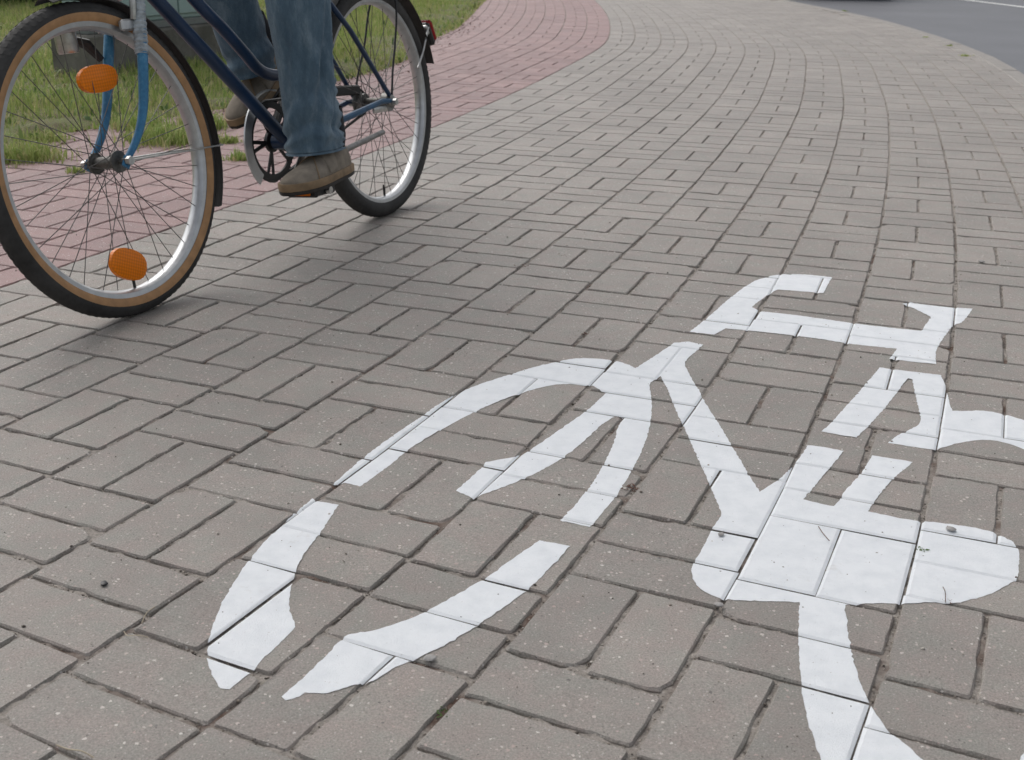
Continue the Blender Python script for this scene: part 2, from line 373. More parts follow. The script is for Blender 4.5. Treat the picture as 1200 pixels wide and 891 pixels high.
def hsh(x, y): return math.sin(x * 12.9898 + y * 78.233) * 43758.5453 % 1
def sn(x, y): return 0.5 * math.sin(x * 5.1 + 1.3 * math.sin(y * 3.7)) + 0.3 * math.sin(y * 7.3 + x * 2.2) + 0.2 * math.sin(x * 13.7 - y * 11.1)
lawn = sheet('lawn', lambda y: grass_x(y) - 9 if y < 20 else -16, lambda y: grass_x(y) + 0.05 + 0.05 * sn(y * 3, 0.4), list(np.arange(0.2, 30, 0.08)), 0.02, M['soil'], 60,
             lambda x, y, t: (0.018 + 0.012 * sn(x, y) + 0.006 * hsh(x, y)) - 0.045 * max(0, (t - 0.985) / 0.015))

# kerb stones between pavers and road
krb = empty('kerb'); tag(krb, kind='structure')
yk = 1.2; i = 0
while yk < 26:
    L_ = 1.0; y2 = yk + L_ * 0.96
    a, b = Vector((kerb_x(yk), yk, 0)), Vector((kerb_x(y2), y2, 0)); dv = (b - a).normalized(); nv = Vector((dv.y, -dv.x, 0))
    mb = MB(); c = (a + b) / 2 - nv * 0.055; zj = 0.002 * random.uniform(-1, 1)
    mb.box((c.x, c.y, -0.083 + zj), (0.11, (b - a).length - 0.008, 0.18), Matrix((nv, dv, Vector((0, 0, 1)))).transposed(), 0.008)
    mb.build('kerb_stone', M['kerb'], krb, smooth=False); yk = y2

# ------------------------------------------------------------------ pavers
def brick_mesh(name, lx, ly, seed, mat, fine=True):
    r_ = random.Random(seed); hx, hy = lx / 2, ly / 2; c = 0.004
    nl, ns = (9, 5) if fine else (1, 1)
    per = []
    def edge(a, b, n):
        for i in range(n):
            t = i / n; per.append((a[0] + (b[0] - a[0]) * t, a[1] + (b[1] - a[1]) * t))
    q = 0.003
    edge((-hx + q, -hy), (hx - q, -hy), nl); edge((hx - q, -hy), (hx, -hy + q), 1)
    edge((hx, -hy + q), (hx, hy - q), ns); edge((hx, hy - q), (hx - q, hy), 1)
    edge((hx - q, hy), (-hx + q, hy), nl); edge((-hx + q, hy), (-hx, hy - q), 1)
    edge((-hx, hy - q), (-hx, -hy + q), ns); edge((-hx, -hy + q), (-hx + q, -hy), 1)
    n = len(per); v = []; f = []
    rings = [(-0.035, 0.0, 0.0), (-0.0060, 0.0, 0.0005), (-0.0026, 0.0008, 0.0006), (0, 0.0028, 0.0009)] if fine else [(-0.03, 0, 0), (-0.0045, 0, 0), (0, 0.0022, 0)]
    chips = [(r_.uniform(-hx, hx), r_.choice((-hy, hy)), r_.uniform(0.003, 0.008), r_.uniform(0.0015, 0.004)) for _ in range(r_.randint(2, 7))] if fine else []
    for z, ins, jit in rings:
        for x, y in per:
            j = r_.uniform(-jit, jit); k = ins + j; dz = 0
            if fine and z > -0.01:
                for cx_, cy_, cr2, cd in chips:
                    dd = math.hypot(x - cx_, y - cy_)
                    if dd < cr2 * 2.2: k += cd * (1 - dd / (cr2 * 2.2)); dz -= 0.0006
            v.append((x - math.copysign(k, x) * (abs(x) > hx - 0.02 or 0) * (abs(x) >= hx - q - 1e-6), y - math.copysign(k, y) * (abs(y) >= hy - q - 1e-6), z + dz + r_.uniform(-jit, jit) * 0.4))
    for a in range(len(rings) - 1):
        for i in range(n): f.append((a * n + i, a * n + (i + 1) % n, a * n + n + (i + 1) % n, a * n + n + i))
    f.append(tuple((len(rings) - 1) * n + i for i in range(n)))
    me = bpy.data.meshes.new(name); me.from_pydata(v, [], f); me.update(); me.materials.append(mat)
    me.polygons.foreach_set('use_smooth', [True] * len(me.polygons)); me.set_sharp_from_angle(angle=R(14))
    return me
BL, BS = 0.1996, 0.0976
PHASE = {-12: 0.65, -11: 0.0, -10: 0.55, -9: 1.9, -8: 1.25, -7: 0.6, -6: 1.95, -5: 1.29, -4: 0.5, -3: 1.88, -2: 1.3, -1: 0.59, 0: 0.055, 1: 1.382, 2: 0.675, 3: 0.138, 4: 1.456, 5: 0.875, 6: 0.147, 7: 1.24, 8: 0.55, 9: 1.9}
bricks = []                                              # (matrix, red, screen area)
for j, ph in PHASE.items():
    off = (j + 0.5 - 4) * W; al = cum(1 + KAP * off); al -= al[I0]
    k0 = math.floor((al[0] / W - ph) / 2) * 2; k1 = al[-1] / W
    k = k0
    while k + ph < k1:
        for half in (0, 1):
            kk = k + ph + half
            for q in (-1, 1):
                if half == 0: a_c, o_c, turn = (kk + 0.5) * W, off + q * W / 4, 0.0       # pair laid lengthwise
                else: a_c, o_c, turn = (kk + 0.5) * W + q * W / 4, off, math.pi / 2       # pair laid crosswise
                s = float(np.interp(a_c, al, S))
                if s < -1.3 or s > 18.5: continue
                x, y, th = at(s, o_c)
                if y < 0.1 or x < -3.2 or x > 5: continue
                if x < grass_x(y) - 0.25 or x > kerb_x(y) - 0.03: continue
                z = random.gauss(0, 0.0004)
                Mx = Matrix.Translation((x + random.gauss(0, 0.0007), y + random.gauss(0, 0.0007), z)) @ Matrix.Rotation(th + turn + random.gauss(0, 0.0035) + (math.pi if random.random() < 0.5 else 0), 4, 'Z') @ Matrix.Rotation(random.gauss(0, 0.0026), 4, 'X') @ Matrix.Rotation(random.gauss(0, 0.0018), 4, 'Y')
                ps = [pix(Mx @ Vector((a * BL / 2, b * BS / 2, 0))) for a, b in ((-1, -1), (1, -1), (1, 1), (-1, 1))]
                if max((q_.x - kerb_x(q_.y)) for q_ in [Mx @ Vector((a * BL / 2, b * BS / 2, 0)) for a, b in ((-1, -1), (1, -1), (1, 1), (-1, 1))]) > -0.012: continue
                area = 0
                if all(ps):
                    cxp = sum(p[0] for p in ps) / 4; cyp = sum(p[1] for p in ps) / 4
                    area = abs(sum(ps[i][0] * ps[(i + 1) % 4][1] - ps[(i + 1) % 4][0] * ps[i][1] for i in range(4))) / 2
                    if not (-10 < cxp < 1210 and -10 < cyp < 900): area *= 0.0
                bricks.append((Mx, j < -4, area))
        k += 2
# sand bed in the joints = the two paths themselves
def bed(name, o0, o1, hide_left, hide_right):
    v = []; f = []; ss = np.concatenate([np.arange(-1.35, 3.2, 0.014), np.arange(3.2, 18.6, 0.2)]); nx = max(2, int((o1 - o0) / 0.014))
    for s in ss:
        for i in range(nx + 1):
            o_ = o0 + (o1 - o0) * i / nx; x, y, _ = at(s, o_)
            if hide_right: x = min(x, kerb_x(y) - 0.06)
            v.append((x, y, -0.0042 + random.uniform(-0.0024, 0.0020) + 0.0012 * sn(x * 4, y * 4)))
    v = np.array(v); n = nx + 1; q = []
    idx = np.arange(len(ss) - 1)[:, None] * n + np.arange(nx)[None, :]; idx = idx.ravel()
    q = np.column_stack([idx, idx + 1, idx + n + 1, idx + n])
    return np_mesh(name, v, q, M['sand'])
cyc = bed('cycle_path', -8 * W, 5.3 * W, False, True); tag(cyc, kind='structure')
foot = bed('footpath', -16 * W, -8 * W, True, False); tag(foot, kind='structure')
var = {False: [brick_mesh('brick', BL, BS, 11 + i, M['brick_grey']) for i in range(9)], True: [brick_mesh('brick', BL, BS, 31 + i, M['brick_red']) for i in range(6)]}
lowm = brick_mesh('low', BL, BS, 1, M['brick_grey'], False); lv = np.array([v.co for v in lowm.vertices]); lf = [tuple(p.vertices) for p in lowm.polygons]
for red, par, nm in ((False, cyc, 'M'), (True, foot, 'M')):
    sel = sorted([b for b in bricks if b[1] == red], key=lambda b: -b[2])
    for Mx, _, a in sel[:298]:
        o = bpy.data.objects.new('brick', random.choice(var[red])); col.objects.link(o); o.parent = par; o.matrix_world = Mx
    rest = sel[298:]; vv = []; ff = []
    for i, (Mx, _, a) in enumerate(rest):
        A = np.array(Mx); vv.append(lv @ A[:3, :3].T + A[:3, 3]); ff += [tuple(q + i * len(lv) for q in p) for p in lf]
    o = mesh_obj('more_bricks', np.concatenate(vv), ff, M['brick_red' if red else 'brick_grey'], par); tag(o, kind='stuff')

# ------------------------------------------------------------------ the painted bicycle symbol, lying on the pavers
STROKES = {
'frame_stroke': [(390,568),(425,537),(460,511),(500,484),(535,461),(565,449),(607,436),(630,429),(655,424),(672,420.5),(695,420),(717,422.5),(732,426),(745,432),(762,421),(780,409),(790,402),(807,400.5),(824,404),(812,415),(801,425),(807,437),(812,447),(822,462),(825,470),(836,487),(850,510),(865,535),(877,556),(890,577),(902,570),(917,559),(930,545),(940,533),(947,522),(970,525),(989,529),(982,538),(970,551),(955,570),(941,586),(960,591),(977,594),(985,586),(988,577),(1000,565),(1012,551),(1022,534),(1055,539),(1070,542),(1045,562.5),(1028,583),(1017,600),(1050,607),(1080,612),(1087,611),(1134,617),(1161,623),(1180,631),(1191,638),(1195,648),(1193,678),(1187,682),(1177,688),(1160,697),(1135,704),(1120,708),(1095,706),(1062,708.5),(1047,707),(1010,707.5),(990,709.5),(991,725),(995,748),(1000,773),(1007,798),(1017,820),(1025,835),(1042,858),(1055,868),(1072,883),(1082,893),(1110,915),(1060,940),(990,935),(970,905),(962,891),(947,848),(940,813),(937,780),(935.5,743),(937,706.5),(900,705),(855,704),(830,697),(817,687),(811,677),(810.5,665),(816,654),(825,640),(832,624),(839,613),(846,605),(842,592),(832,570),(822,547),(812,525),(800,497),(792,482),(785,462),(774,441),(760,450),(763,463),(764.5,476),(762,497),(757,517),(747,540),(735,560),(720,585),(707,600),(697,612),(691,619),(656,611),(675,592),(690,572),(700,557),(710,540),(722,512),(724,500),(730,490),(724,487),(717,490),(702,500),(685,517),(662,535),(637,550),(615,560),(600,568),(565,580),(555,584),(534,575),(566,547),(569,542),(585,539),(602,536.5),(617,530),(640,515),(665,497),(690,480),(710,461),(692,451.5),(670,450),(650,451),(630,455),(612,461),(600,464),(575,474),(550,486),(515,505),(495,517),(475,530),(455,547),(422,570),(404,566)],
'wheel_stroke': [(397,592.5),(387,607),(374,628),(353.5,653),(343.4,678.5),(338,704),(340,718),(347,734),(337,746),(306,774.5),(296,786),(269,808),(259,806.5),(249,793),(243,773),(243,757),(247.5,739),(259,709),(279.5,675),(296,652),(313,633),(330,617),(343,603),(367,584),(371,588)],
'tyre_stroke': [(330.5,817),(357.5,793),(375,775.5),(395,755),(407.5,744),(440,739),(475,728),(507.7,713),(540,695),(571.7,677),(602,655),(632,634.5),(667.7,641),(649,662),(622,689),(588.6,714),(561.6,732),(528,753),(491,771),(467,780),(447,793),(430,801),(418,802),(400,808),(375,813),(357.5,812),(350,817),(335,821)],
'handlebar_stroke': [(808,389),(830,372),(850.5,354),(871,337),(887.5,327),(911,322),(938,321),(975,325),(965,344),(956,343.5),(911,340),(897.6,347),(881,360.6),(891,365),(911,367),(945,371),(998.7,379),(1040,384),(1079.5,388),(1091,372),(1079.5,365.7),(1057.6,356),(1066,354),(1116.5,360.6),(1140,362),(1128,379),(1116.5,381),(1104.7,397.6),(1096,411),(1097,427),(1069,424.6),(1042.4,421),(1051,409),(997,403.7),(951.5,396),(881,388),(850.5,385),(837,392.6)],
'saddle_stroke': [(962.5,506),(975,495),(992.5,475),(1012.5,452.5),(1031,431),(1055,434.5),(1102.5,440),(1109,454),(1114,478),(1116,481.5),(1132.5,482),(1150,481),(1170,484),(1200,492.5),(1240,508),(1300,545),(1290,580),(1240,545),(1200,527),(1182,520),(1162,516),(1145,516),(1125,519),(1105,525),(1095,527.5),(1070,524),(1041,519.5),(1052.5,509),(1062.5,506),(1080,496),(1077.5,482.5),(1072.5,462.5),(1069,445),(1064,444),(1055,455),(1040,475),(1020,497.5),(1004,513),(982.5,510)],
'rear_wheel_stroke': [(1192,893),(1200,884),(1240,850),(1290,790),(1330,800),(1290,880),(1230,930)],
}
def clip(poly, pts):                                     # keep what lies inside the convex, counter-clockwise pts
    for i in range(len(pts)):
        a, b = pts[i], pts[(i + 1) % len(pts)]; out = []
        side = lambda p: (b[0] - a[0]) * (p[1] - a[1]) - (b[1] - a[1]) * (p[0] - a[0])
        for k in range(len(poly)):
            p, q = poly[k], poly[(k + 1) % len(poly)]; sp_, sq = side(p), side(q)
            if sp_ >= 0: out.append(p)
            if (sp_ > 0 > sq) or (sp_ < 0 < sq):
                t = sp_ / (sp_ - sq); out.append((p[0] + (q[0] - p[0]) * t, p[1] + (q[1] - p[1]) * t))
        poly = out
        if len(poly) < 3: return []
    return poly
mark = empty('bicycle_symbol', Matrix.Translation(gp(800, 600)))
tag(mark, 'large white bicycle symbol painted on the grey pavers', 'road marking')
bpy.context.view_layer.update()
near = [(b[0], b[0].translation.copy(), b[0].inverted()) for b in bricks if not b[1] and b[0].translation.y < 3.2 and -0.9 < b[0].translation.x < 1.6]
hx, hy = BL / 2, BS / 2; ix, iy = hx - 0.0028, hy - 0.0028; ox, oy = hx + 0.0015, hy + 0.0015
REG = [[(-ix, -iy), (ix, -iy), (ix, iy), (-ix, iy)], [(-ox, -oy), (ox, -oy), (ix, -iy), (-ix, -iy)], [(ix, -iy), (ox, -oy), (ox, oy), (ix, iy)], [(-ix, iy), (ix, iy), (ox, oy), (-ox, oy)], [(-ox, -oy), (-ix, -iy), (-ix, iy), (-ox, oy)]]
for nm, px in STROKES.items():
    G = [gp(*p) for p in px]
    for _ in range(2):                                   # round the traced outline, keep its real corners
        out = []
        for i in range(len(G)):
            a, b, c = G[i - 1], G[i], G[(i + 1) % len(G)]
            if (b - a).angle(c - b, 0) > R(38): out.append(b)
            else: out += [b.lerp(a, 0.22), b.lerp(c, 0.22)]
        G = out
    poly = []
    for i in range(len(G)):                              # slightly rough edges
        a, b = G[i], G[(i + 1) % len(G)]; n = max(1, int((b - a).length / 0.005)); nv = Vector((-(b - a).y, (b - a).x, 0)).normalized()
        for k in range(n): p = a.lerp(b, k / n) + nv * random.gauss(0, 0.0006); poly.append(p)
    lo = Vector((min(p.x for p in poly) - 0.12, min(p.y for p in poly) - 0.12)); hi = Vector((max(p.x for p in poly) + 0.12, max(p.y for p in poly) + 0.12))
    mb = MB()
    for Mx, c, inv in near:
        if not (lo.x < c.x < hi.x and lo.y < c.y < hi.y): continue
        loc = [inv @ p for p in poly]; loc = [(p.x, p.y) for p in loc]
        for reg in REG:
            cl = clip(loc, reg)
            if len(cl) < 3: continue
            ded = [cl[0]]
            for p in cl[1:]:
                if math.dist(p, ded[-1]) > 2e-5: ded.append(p)
            if len(ded) < 3: continue
            v = []
            for x, y in ded:
                e = max((abs(x) - ix) / (ox - ix), (abs(y) - iy) / (oy - iy), 0)
                v.append(Mx @ Vector((x, y, 0.0005 - 0.0022 * e ** 1.6)))
            tri = tessellate_polygon([[Vector((x, y, 0)) for x, y in ded]])
            mb.add(v, [t for t in tri])
    if mb.f:
        o = mesh_obj(nm, [p - mark.location for p in mb.v], mb.f, M['paint'], mark)
        bm = bmesh.new(); bm.from_mesh(o.data)
        for f_ in bm.faces:
            f_.normal_update()
            if f_.normal.z < 0: f_.normal_flip()
        bm.to_mesh(o.data); bm.free()

# ------------------------------------------------------------------ grit, pebbles and scraps in the joints
gv = []; gt = []
octa = np.array([(1, 0, 0), (-1, 0, 0), (0, 1, 0), (0, -1, 0), (0, 0, 1), (0, 0, -1)], float); oct_f = np.array([(0, 2, 4), (2, 1, 4), (1, 3, 4), (3, 0, 4), (2, 0, 5), (1, 2, 5), (3, 1, 5), (0, 3, 5)])
nb = [b[0] for b in bricks if b[0].translation.y < 3.6 and b[2] > 0]
for i in range(13000):
    Mx = random.choice(nb); sz = random.uniform(0.0006, 0.0017) * (1.9 if random.random() < 0.07 else 1)
    if random.random() < 0.86:
        if random.random() < 0.6: x, y = random.uniform(-hx, hx), random.choice((-1, 1)) * (hy + 0.003 + random.gauss(0, 0.0016))
        else: x, y = random.choice((-1, 1)) * (hx + 0.003 + random.gauss(0, 0.0016)), random.uniform(-hy, hy)
        z = -0.0030 if max(abs(x) - hx, abs(y) - hy) > 0 else -0.0015
    else: x, y, z = random.uniform(-ix, ix), random.uniform(-iy, iy), sz * 0.35; sz *= 0.8
    P = Mx @ Vector((x, y, z)); s3 = np.array([sz * random.uniform(0.7, 1.3), sz * random.uniform(0.7, 1.3), sz * random.uniform(0.5, 0.9)])
    a = random.uniform(0, 3); rot = np.array([[math.cos(a), -math.sin(a), 0], [math.sin(a), math.cos(a), 0], [0, 0, 1]])
    gv.append((octa * s3) @ rot.T + np.array(P)); gt.append(oct_f + 6 * i)
o = np_mesh('grit', np.concatenate(gv), np.concatenate(gt), M['grit']); tag(o, 'fine sand grit lying in the joints between the pavers', 'grit', kind='stuff')

def pebble(px, size, mat, name, label, cat):
    mb = MB(); c = gp(*px); r_ = random.Random(px[0]); n = 9
    secs = []
    for k in range(5):
        t = -0.9 + 1.8 * k / 4; rr = math.sqrt(1 - t * t) * size
        secs.append([Vector((rr * math.cos(2 * math.pi * i / n) * r_.uniform(0.8, 1.2) * 1.25, rr * math.sin(2 * math.pi * i / n) * r_.uniform(0.8, 1.2), t * size * 0.45)) for i in range(n)])
    mb.loft(secs); o = mb.build(name, mat); o.location = (c.x, c.y, size * 0.40 + 0.0010); o.rotation_euler.z = r_.uniform(0, 3); tag(o, label, cat)
pebble((504, 774), 0.0058, M['pebble'], 'pebble', 'pale grey pebble touching the long lower wheel stroke of the white symbol', 'pebble')
pebble((122, 686), 0.0046, M['dark_pebble'], 'pebble', 'black glossy pebble alone on a grey paver at lower left', 'pebble')
pebble((845, 628), 0.0042, M['pebble'], 'pebble', 'grey pebble on the paint at the upper left of the chainring shape', 'pebble')
pebble((1114, 622), 0.0058, M['pebble'], 'pebble', 'grey pebble at the right upper end of the white chainring shape', 'pebble')
pebble((843, 711), 0.0048, M['pebble'], 'pebble', 'pale pebble in the joint below the left end of the chainring shape', 'pebble')
pebble((1150, 308), 0.0068, M['pebble'], 'pebble', 'whitish pebble on pavers above the right handlebar end of the symbol', 'pebble')
def stem(pts, rad, name, mat, label, cat, z=0.003):
    P = [gp(u, v, z) for u, v in pts]; P[len(P) // 2].z += 0.004
    base = P[0].copy(); mb = MB(); mb.tube(spline([p - base for p in P], 5), rad, 5); o = mb.build(name, mat); o.location = base; tag(o, label, cat)
stem([(181, 711), (172, 722), (166, 731)], 0.0006, 'straw', M['dry'], 'short dry straw stem leaning out of a joint, lower left', 'straw')
stem([(145, 740), (150, 745), (162, 748), (174, 747)], 0.0005, 'straw', M['dry'], 'bent dry straw stem just below the short straight straw', 'straw')
stem([(66, 873), (80, 878), (96, 884), (110, 888)], 0.0008, 'straw', M['dry'], 'long dry straw stem at the bottom left edge', 'straw')
stem([(959, 617), (964, 628), (972, 634)], 0.0006, 'straw', M['dead_leaf'], 'thin hooked brown stem lying on the white chainring shape', 'straw')
stem([(1105, 688), (1107, 697), (1108, 706)], 0.0006, 'straw', M['dead_leaf'], 'thin brown stem standing by the lower right edge of the white paint', 'straw', 0.004)
def scrap(px, n, spread, mat, name, label, cat, size=0.006):
    size *= 0.7; spread *= 0.8
    c = gp(*px); mb = MB(); r_ = random.Random(px[1])
    for i in range(n):
        a = r_.uniform(0, 6.28); d_ = Vector((math.cos(a), math.sin(a), r_.uniform(0.02, 0.25))).normalized(); s_ = d_.cross(Vector((0, 0, 1))).normalized(); l_ = size * r_.uniform(0.6, 1.5)
        b = Vector((r_.gauss(0, spread), r_.gauss(0, spread), 0.0005)); m_ = b + d_ * l_ * 0.5 + Vector((0, 0, 0.001))
        mb.add([b, m_ + s_ * l_ * 0.24, b + d_ * l_, m_ - s_ * l_ * 0.24], [(0, 1, 2), (0, 2, 3)])
    o = mb.build(name, mat, smooth=False); o.location = (c.x, c.y, -0.001); tag(o, label, cat)
scrap((519, 835), 14, 0.004, M['moss'], 'sprig', 'tiny green sprig in a joint near the bottom, under the symbol', 'sprig')
scrap((1079, 645), 10, 0.004, M['moss'], 'sprig', 'tiny green sprig in the joint crossing the white chainring shape', 'sprig', 0.01)
scrap((743, 572), 26, 0.008, M['dead_leaf'], 'leaf_crumbs', 'dark red leaf crumbs in the joint right of the fork stroke', 'leaf', 0.008)
scrap((690, 392), 26, 0.012, M['dead_leaf'], 'leaf_crumbs', 'reddish leaf crumbs in a joint above the symbol front wheel', 'leaf', 0.009)
scrap((1111, 704), 10, 0.004, M['dead_leaf'], 'leaf_crumbs', 'brown leaf crumbs at the lower right edge of the white paint', 'leaf', 0.007)
scrap((610, 312), 16, 0.012, M['dead_leaf'], 'leaf_crumbs', 'reddish leaf crumbs in a joint midway between bicycle and symbol', 'leaf', 0.01)
scrap((660, 300), 10, 0.012, M['dead_leaf'], 'leaf_crumbs', 'small brown leaf crumbs on pavers left of the symbol handlebar', 'leaf', 0.008)

# ------------------------------------------------------------------ grass, weeds, hedge
def blades(name, n, pick, hgt, wid, mat, label, droop=0.5):
    B = np.array([pick() for _ in range(n)]); a = rng.uniform(0, 2 * np.pi, n); H = hgt * rng.gamma(6, 1 / 6, n) * B[:, 3]; Wd = wid * rng.uniform(0.6, 1.4, n)
    dr = np.column_stack([np.cos(a), np.sin(a), np.zeros(n)]); sd = np.column_stack([-np.sin(a + rng.normal(0, .6, n)), np.cos(a), np.zeros(n)])
    ln_ = rng.uniform(0.05, 1, n) * droop; base = B[:, :3]; up = np.array([0, 0, 1.0])
    mid = base + up * (H * 0.55)[:, None] + dr * (H * ln_ * 0.3)[:, None]; tip = base + up * (H * (1 - 0.35 * ln_))[:, None] + dr * (H * ln_)[:, None]
    w_ = sd * Wd[:, None] / 2
    V = np.stack([base - w_, base + w_, mid + w_ * 0.8, mid - w_ * 0.8, tip], 1).reshape(-1, 3)
    i5 = np.arange(n)[:, None] * 5; T = np.concatenate([i5 + np.array([0, 1, 2]), i5 + np.array([0, 2, 3]), i5 + np.array([3, 2, 4])], 1).reshape(-1, 3)
    o = np_mesh(name, V, T, mat); tag(o, label, 'grass', kind='stuff'); return o
def pick_lawn():
    while True:
        y = 3.3 + 15.5 * random.random() ** 1.7; x = grass_x(y) - 5.5 * random.random() ** 1.5 + 0.03
        e = grass_x(y) - x
        if e < 0.5 and random.random() > 0.3 + e: continue
        c = 0.5 + 0.5 * sn(x * 0.8, y * 0.6)
        if random.random() > 0.45 + 0.55 * c: continue
        return x, y, 0.005, (0.45 + 0.55 * min(1, e / 0.5)) * (0.65 + 0.5 * c) * (1 + 0.02 * y)
blades('grass', 240000, pick_lawn, 0.05, 0.0052, M['grass'], 'green and straw coloured grass growing on the verge left of the path')
tufts = [((195, 165), 0.12, 1900, 0.075), ((25, 186), 0.10, 1500, 0.07), ((90, 202), 0.025, 120, 0.03), ((268, 167), 0.035, 260, 0.035), ((281, 187), 0.03, 240, 0.04), ((55, 165), 0.06, 420, 0.05), ((165, 150), 0.09, 700, 0.08), ((238, 150), 0.08, 800, 0.08),
         ((990, 13.6), 0.03, 90, 0.022), ((1112, 54), 0.025, 60, 0.015), ((1131, 66), 0.035, 90, 0.02), ((1085, 44), 0.025, 50, 0.014)]
WT = ['broad green grass tuft on red pavers inside the front wheel view', 'green grass tuft at the left edge beside the front tyre', 'tiny weed in the red pavers left of the front hub', 'low green weed on the red pavers right of the front tyre', 'small weed on the red pavers in front of the chainring', 'sparse dry tuft on the soil at the path edge', 'grass tuft behind the fork at the path edge', 'grass tuft right behind the front tyre',
      'faint weed at the kerb near the dark car', 'small weed at the kerb left of the larger kerb weed', 'yellowish weed growing at the kerb by the road', 'tiny dry weed at the kerb farther along']
for (px, rad, n, hg), lab in zip(tufts, WT):
    c = gp(*px); hg *= 0.6
    o = blades('grass_tuft', n, lambda: (c.x + random.gauss(0, rad * 0.6), c.y + random.gauss(0, rad * 0.6), 0.0, 1.0), hg, 0.004, M['grass'], lab, 0.9)
    o['category'] = 'weed'
def pick_weed():
    x, y, z, k = pick_lawn(); return x, y, z, 0.7 + 0.3 * k
o = blades('broadleaf_weeds', 7000, pick_weed, 0.05, 0.017, leaf_mat('weed_leaves', [(0.0, (0.07, 0.13, 0.035)), (0.6, (0.13, 0.21, 0.06)), (1.0, (0.24, 0.30, 0.12))], 0.25), 'broad dark leaves of weeds mixed into the verge grass', 1.5); o['category'] = 'weeds'
o = blades('dry_blades', 16000, pick_weed, 0.05, 0.004, leaf_mat('dead_blades', [(0.0, (0.22, 0.16, 0.08)), (0.6, (0.42, 0.34, 0.19)), (1.0, (0.58, 0.50, 0.32))], 0.2), 'dead straw coloured blades lying among the verge grass', 1.9)
# dead litter along the path edge
def pick_lit():
    y = 4.0 + 8 * random.random(); return grass_x(y) + random.gauss(0.0, 0.09), y, 0.004, 1.0
lit = blades('leaf_litter', 900, pick_lit, 0.007, 0.010, M['dead_leaf'], 'brown leaf litter scattered along the grass edge', 1.6); lit['category'] = 'leaf litter'
scrap((40, 168), 7, 0.006, M['roadpaint'], 'paper_scrap', 'white paper scrap lying in the litter at the path edge', 'litter', 0.05)

def leaf_cloud(n, box, size, seed):
    r_ = np.random.default_rng(seed); x0, x1, y0, y1, z0, z1 = box
    P = np.column_stack([r_.uniform(x0, x1, n), r_.uniform(y0, y1, n), z0 + (z1 - z0) * r_.random(n)])
    P[:, 1] += 0.25 * np.sin(P[:, 0] * 3.1) + 0.2 * np.sin(P[:, 2] * 5 + P[:, 0] * 7); P[:, 2] *= 1 + 0.12 * np.sin(P[:, 0] * 4.3)
    a = r_.normal(size=(n, 3)); a /= np.linalg.norm(a, axis=1)[:, None]; b = np.cross(a, r_.normal(size=(n, 3))); b /= np.linalg.norm(b, axis=1)[:, None]
    s = size * r_.uniform(0.6, 1.4, n)[:, None]
    V = np.stack([P - a * s, P + b * s * 0.5, P + a * s, P - b * s * 0.5], 1).reshape(-1, 3); Q = np.arange(n * 4).reshape(n, 4); return V, Q
hedge = empty('hedge', Matrix.Translation((-5.6, 12.6, 0))); tag(hedge, 'dark green hedge behind the lawn, top left corner', 'hedge')
V, Q = leaf_cloud(26000, (-2.6, 1.25, -0.75, 0.9, 0.0, 1.7), 0.035, 5); np_mesh('foliage', V, Q, M['hedge'], hedge)
for i in range(9):
    mb = MB(); x = -2.3 + i * 0.42; mb.tube([(x, 0.1 * math.sin(i * 2), 0), (x + 0.05, 0.1, 0.7), (x + 0.12 * math.sin(i), 0.05, 1.4)], [0.025, 0.018, 0.008], 6); mb.build('trunk', simple('hedge_bark', (0.05, 0.04, 0.03), 0.9) if i == 0 else bpy.data.materials['hedge_bark'], hedge)

# ------------------------------------------------------------------ utility cabinet on its concrete plinth
A = gp(100, 42.5, 0.22); B_ = gp(243, 28.5, 0.22); du = (B_ - A).normalized(); pu = Vector((-du.y, du.x, 0))
rotc = Matrix((du, pu, Vector((0, 0, 1)))).transposed()
LEN, DEP = 1.6, 0.25
cmat = Matrix.Translation((A.x, A.y, 0)) @ rotc.to_4x4()
plinth = MB().box((LEN / 2, DEP / 2, 0.06), (LEN, DEP, 0.32), None, 0.012).build('plinth', M['concrete'], smooth=False); plinth.matrix_world = cmat
tag(plinth, 'weathered grey concrete plinth in the grass under the pale teal cabinet', 'plinth')
cab = empty('utility_cabinet', cmat @ Matrix.Translation((0, 0, 0.22))); tag(cab, 'pale teal metal utility cabinet on the concrete plinth', 'cabinet')
MB().box((LEN / 2 + 0.02, DEP / 2, 0.021), (LEN - 0.08, DEP - 0.07, 0.04), None, 0.004).build('base_frame', M['greymetal'], cab, False)
MB().box((LEN / 2 + 0.02, DEP / 2, 0.6425), (LEN - 0.1, DEP - 0.09, 1.2), None, 0.006).build('body', M['teal'], cab, False)
for k in (0, 1):
    dw = (LEN - 0.14) / 2
    dr_ = MB().box((0.09 + dw * (k + 0.5), 0.036, 0.64), (dw - 0.012, 0.016, 1.14), None, 0.003).build('door', M['teal'], cab, False)
    MB().box((0.09 + dw * (k + 0.5) + (0.32 if k == 0 else -0.32), 0.02, 0.66), (0.03, 0.02, 0.12), None, 0.004).build('handle', M['greymetal'], dr_, False)
MB().box((LEN / 2 + 0.02, DEP / 2, 1.2665), (LEN - 0.02, DEP, 0.04), None, 0.008).build('roof', M['teal'], cab, False)

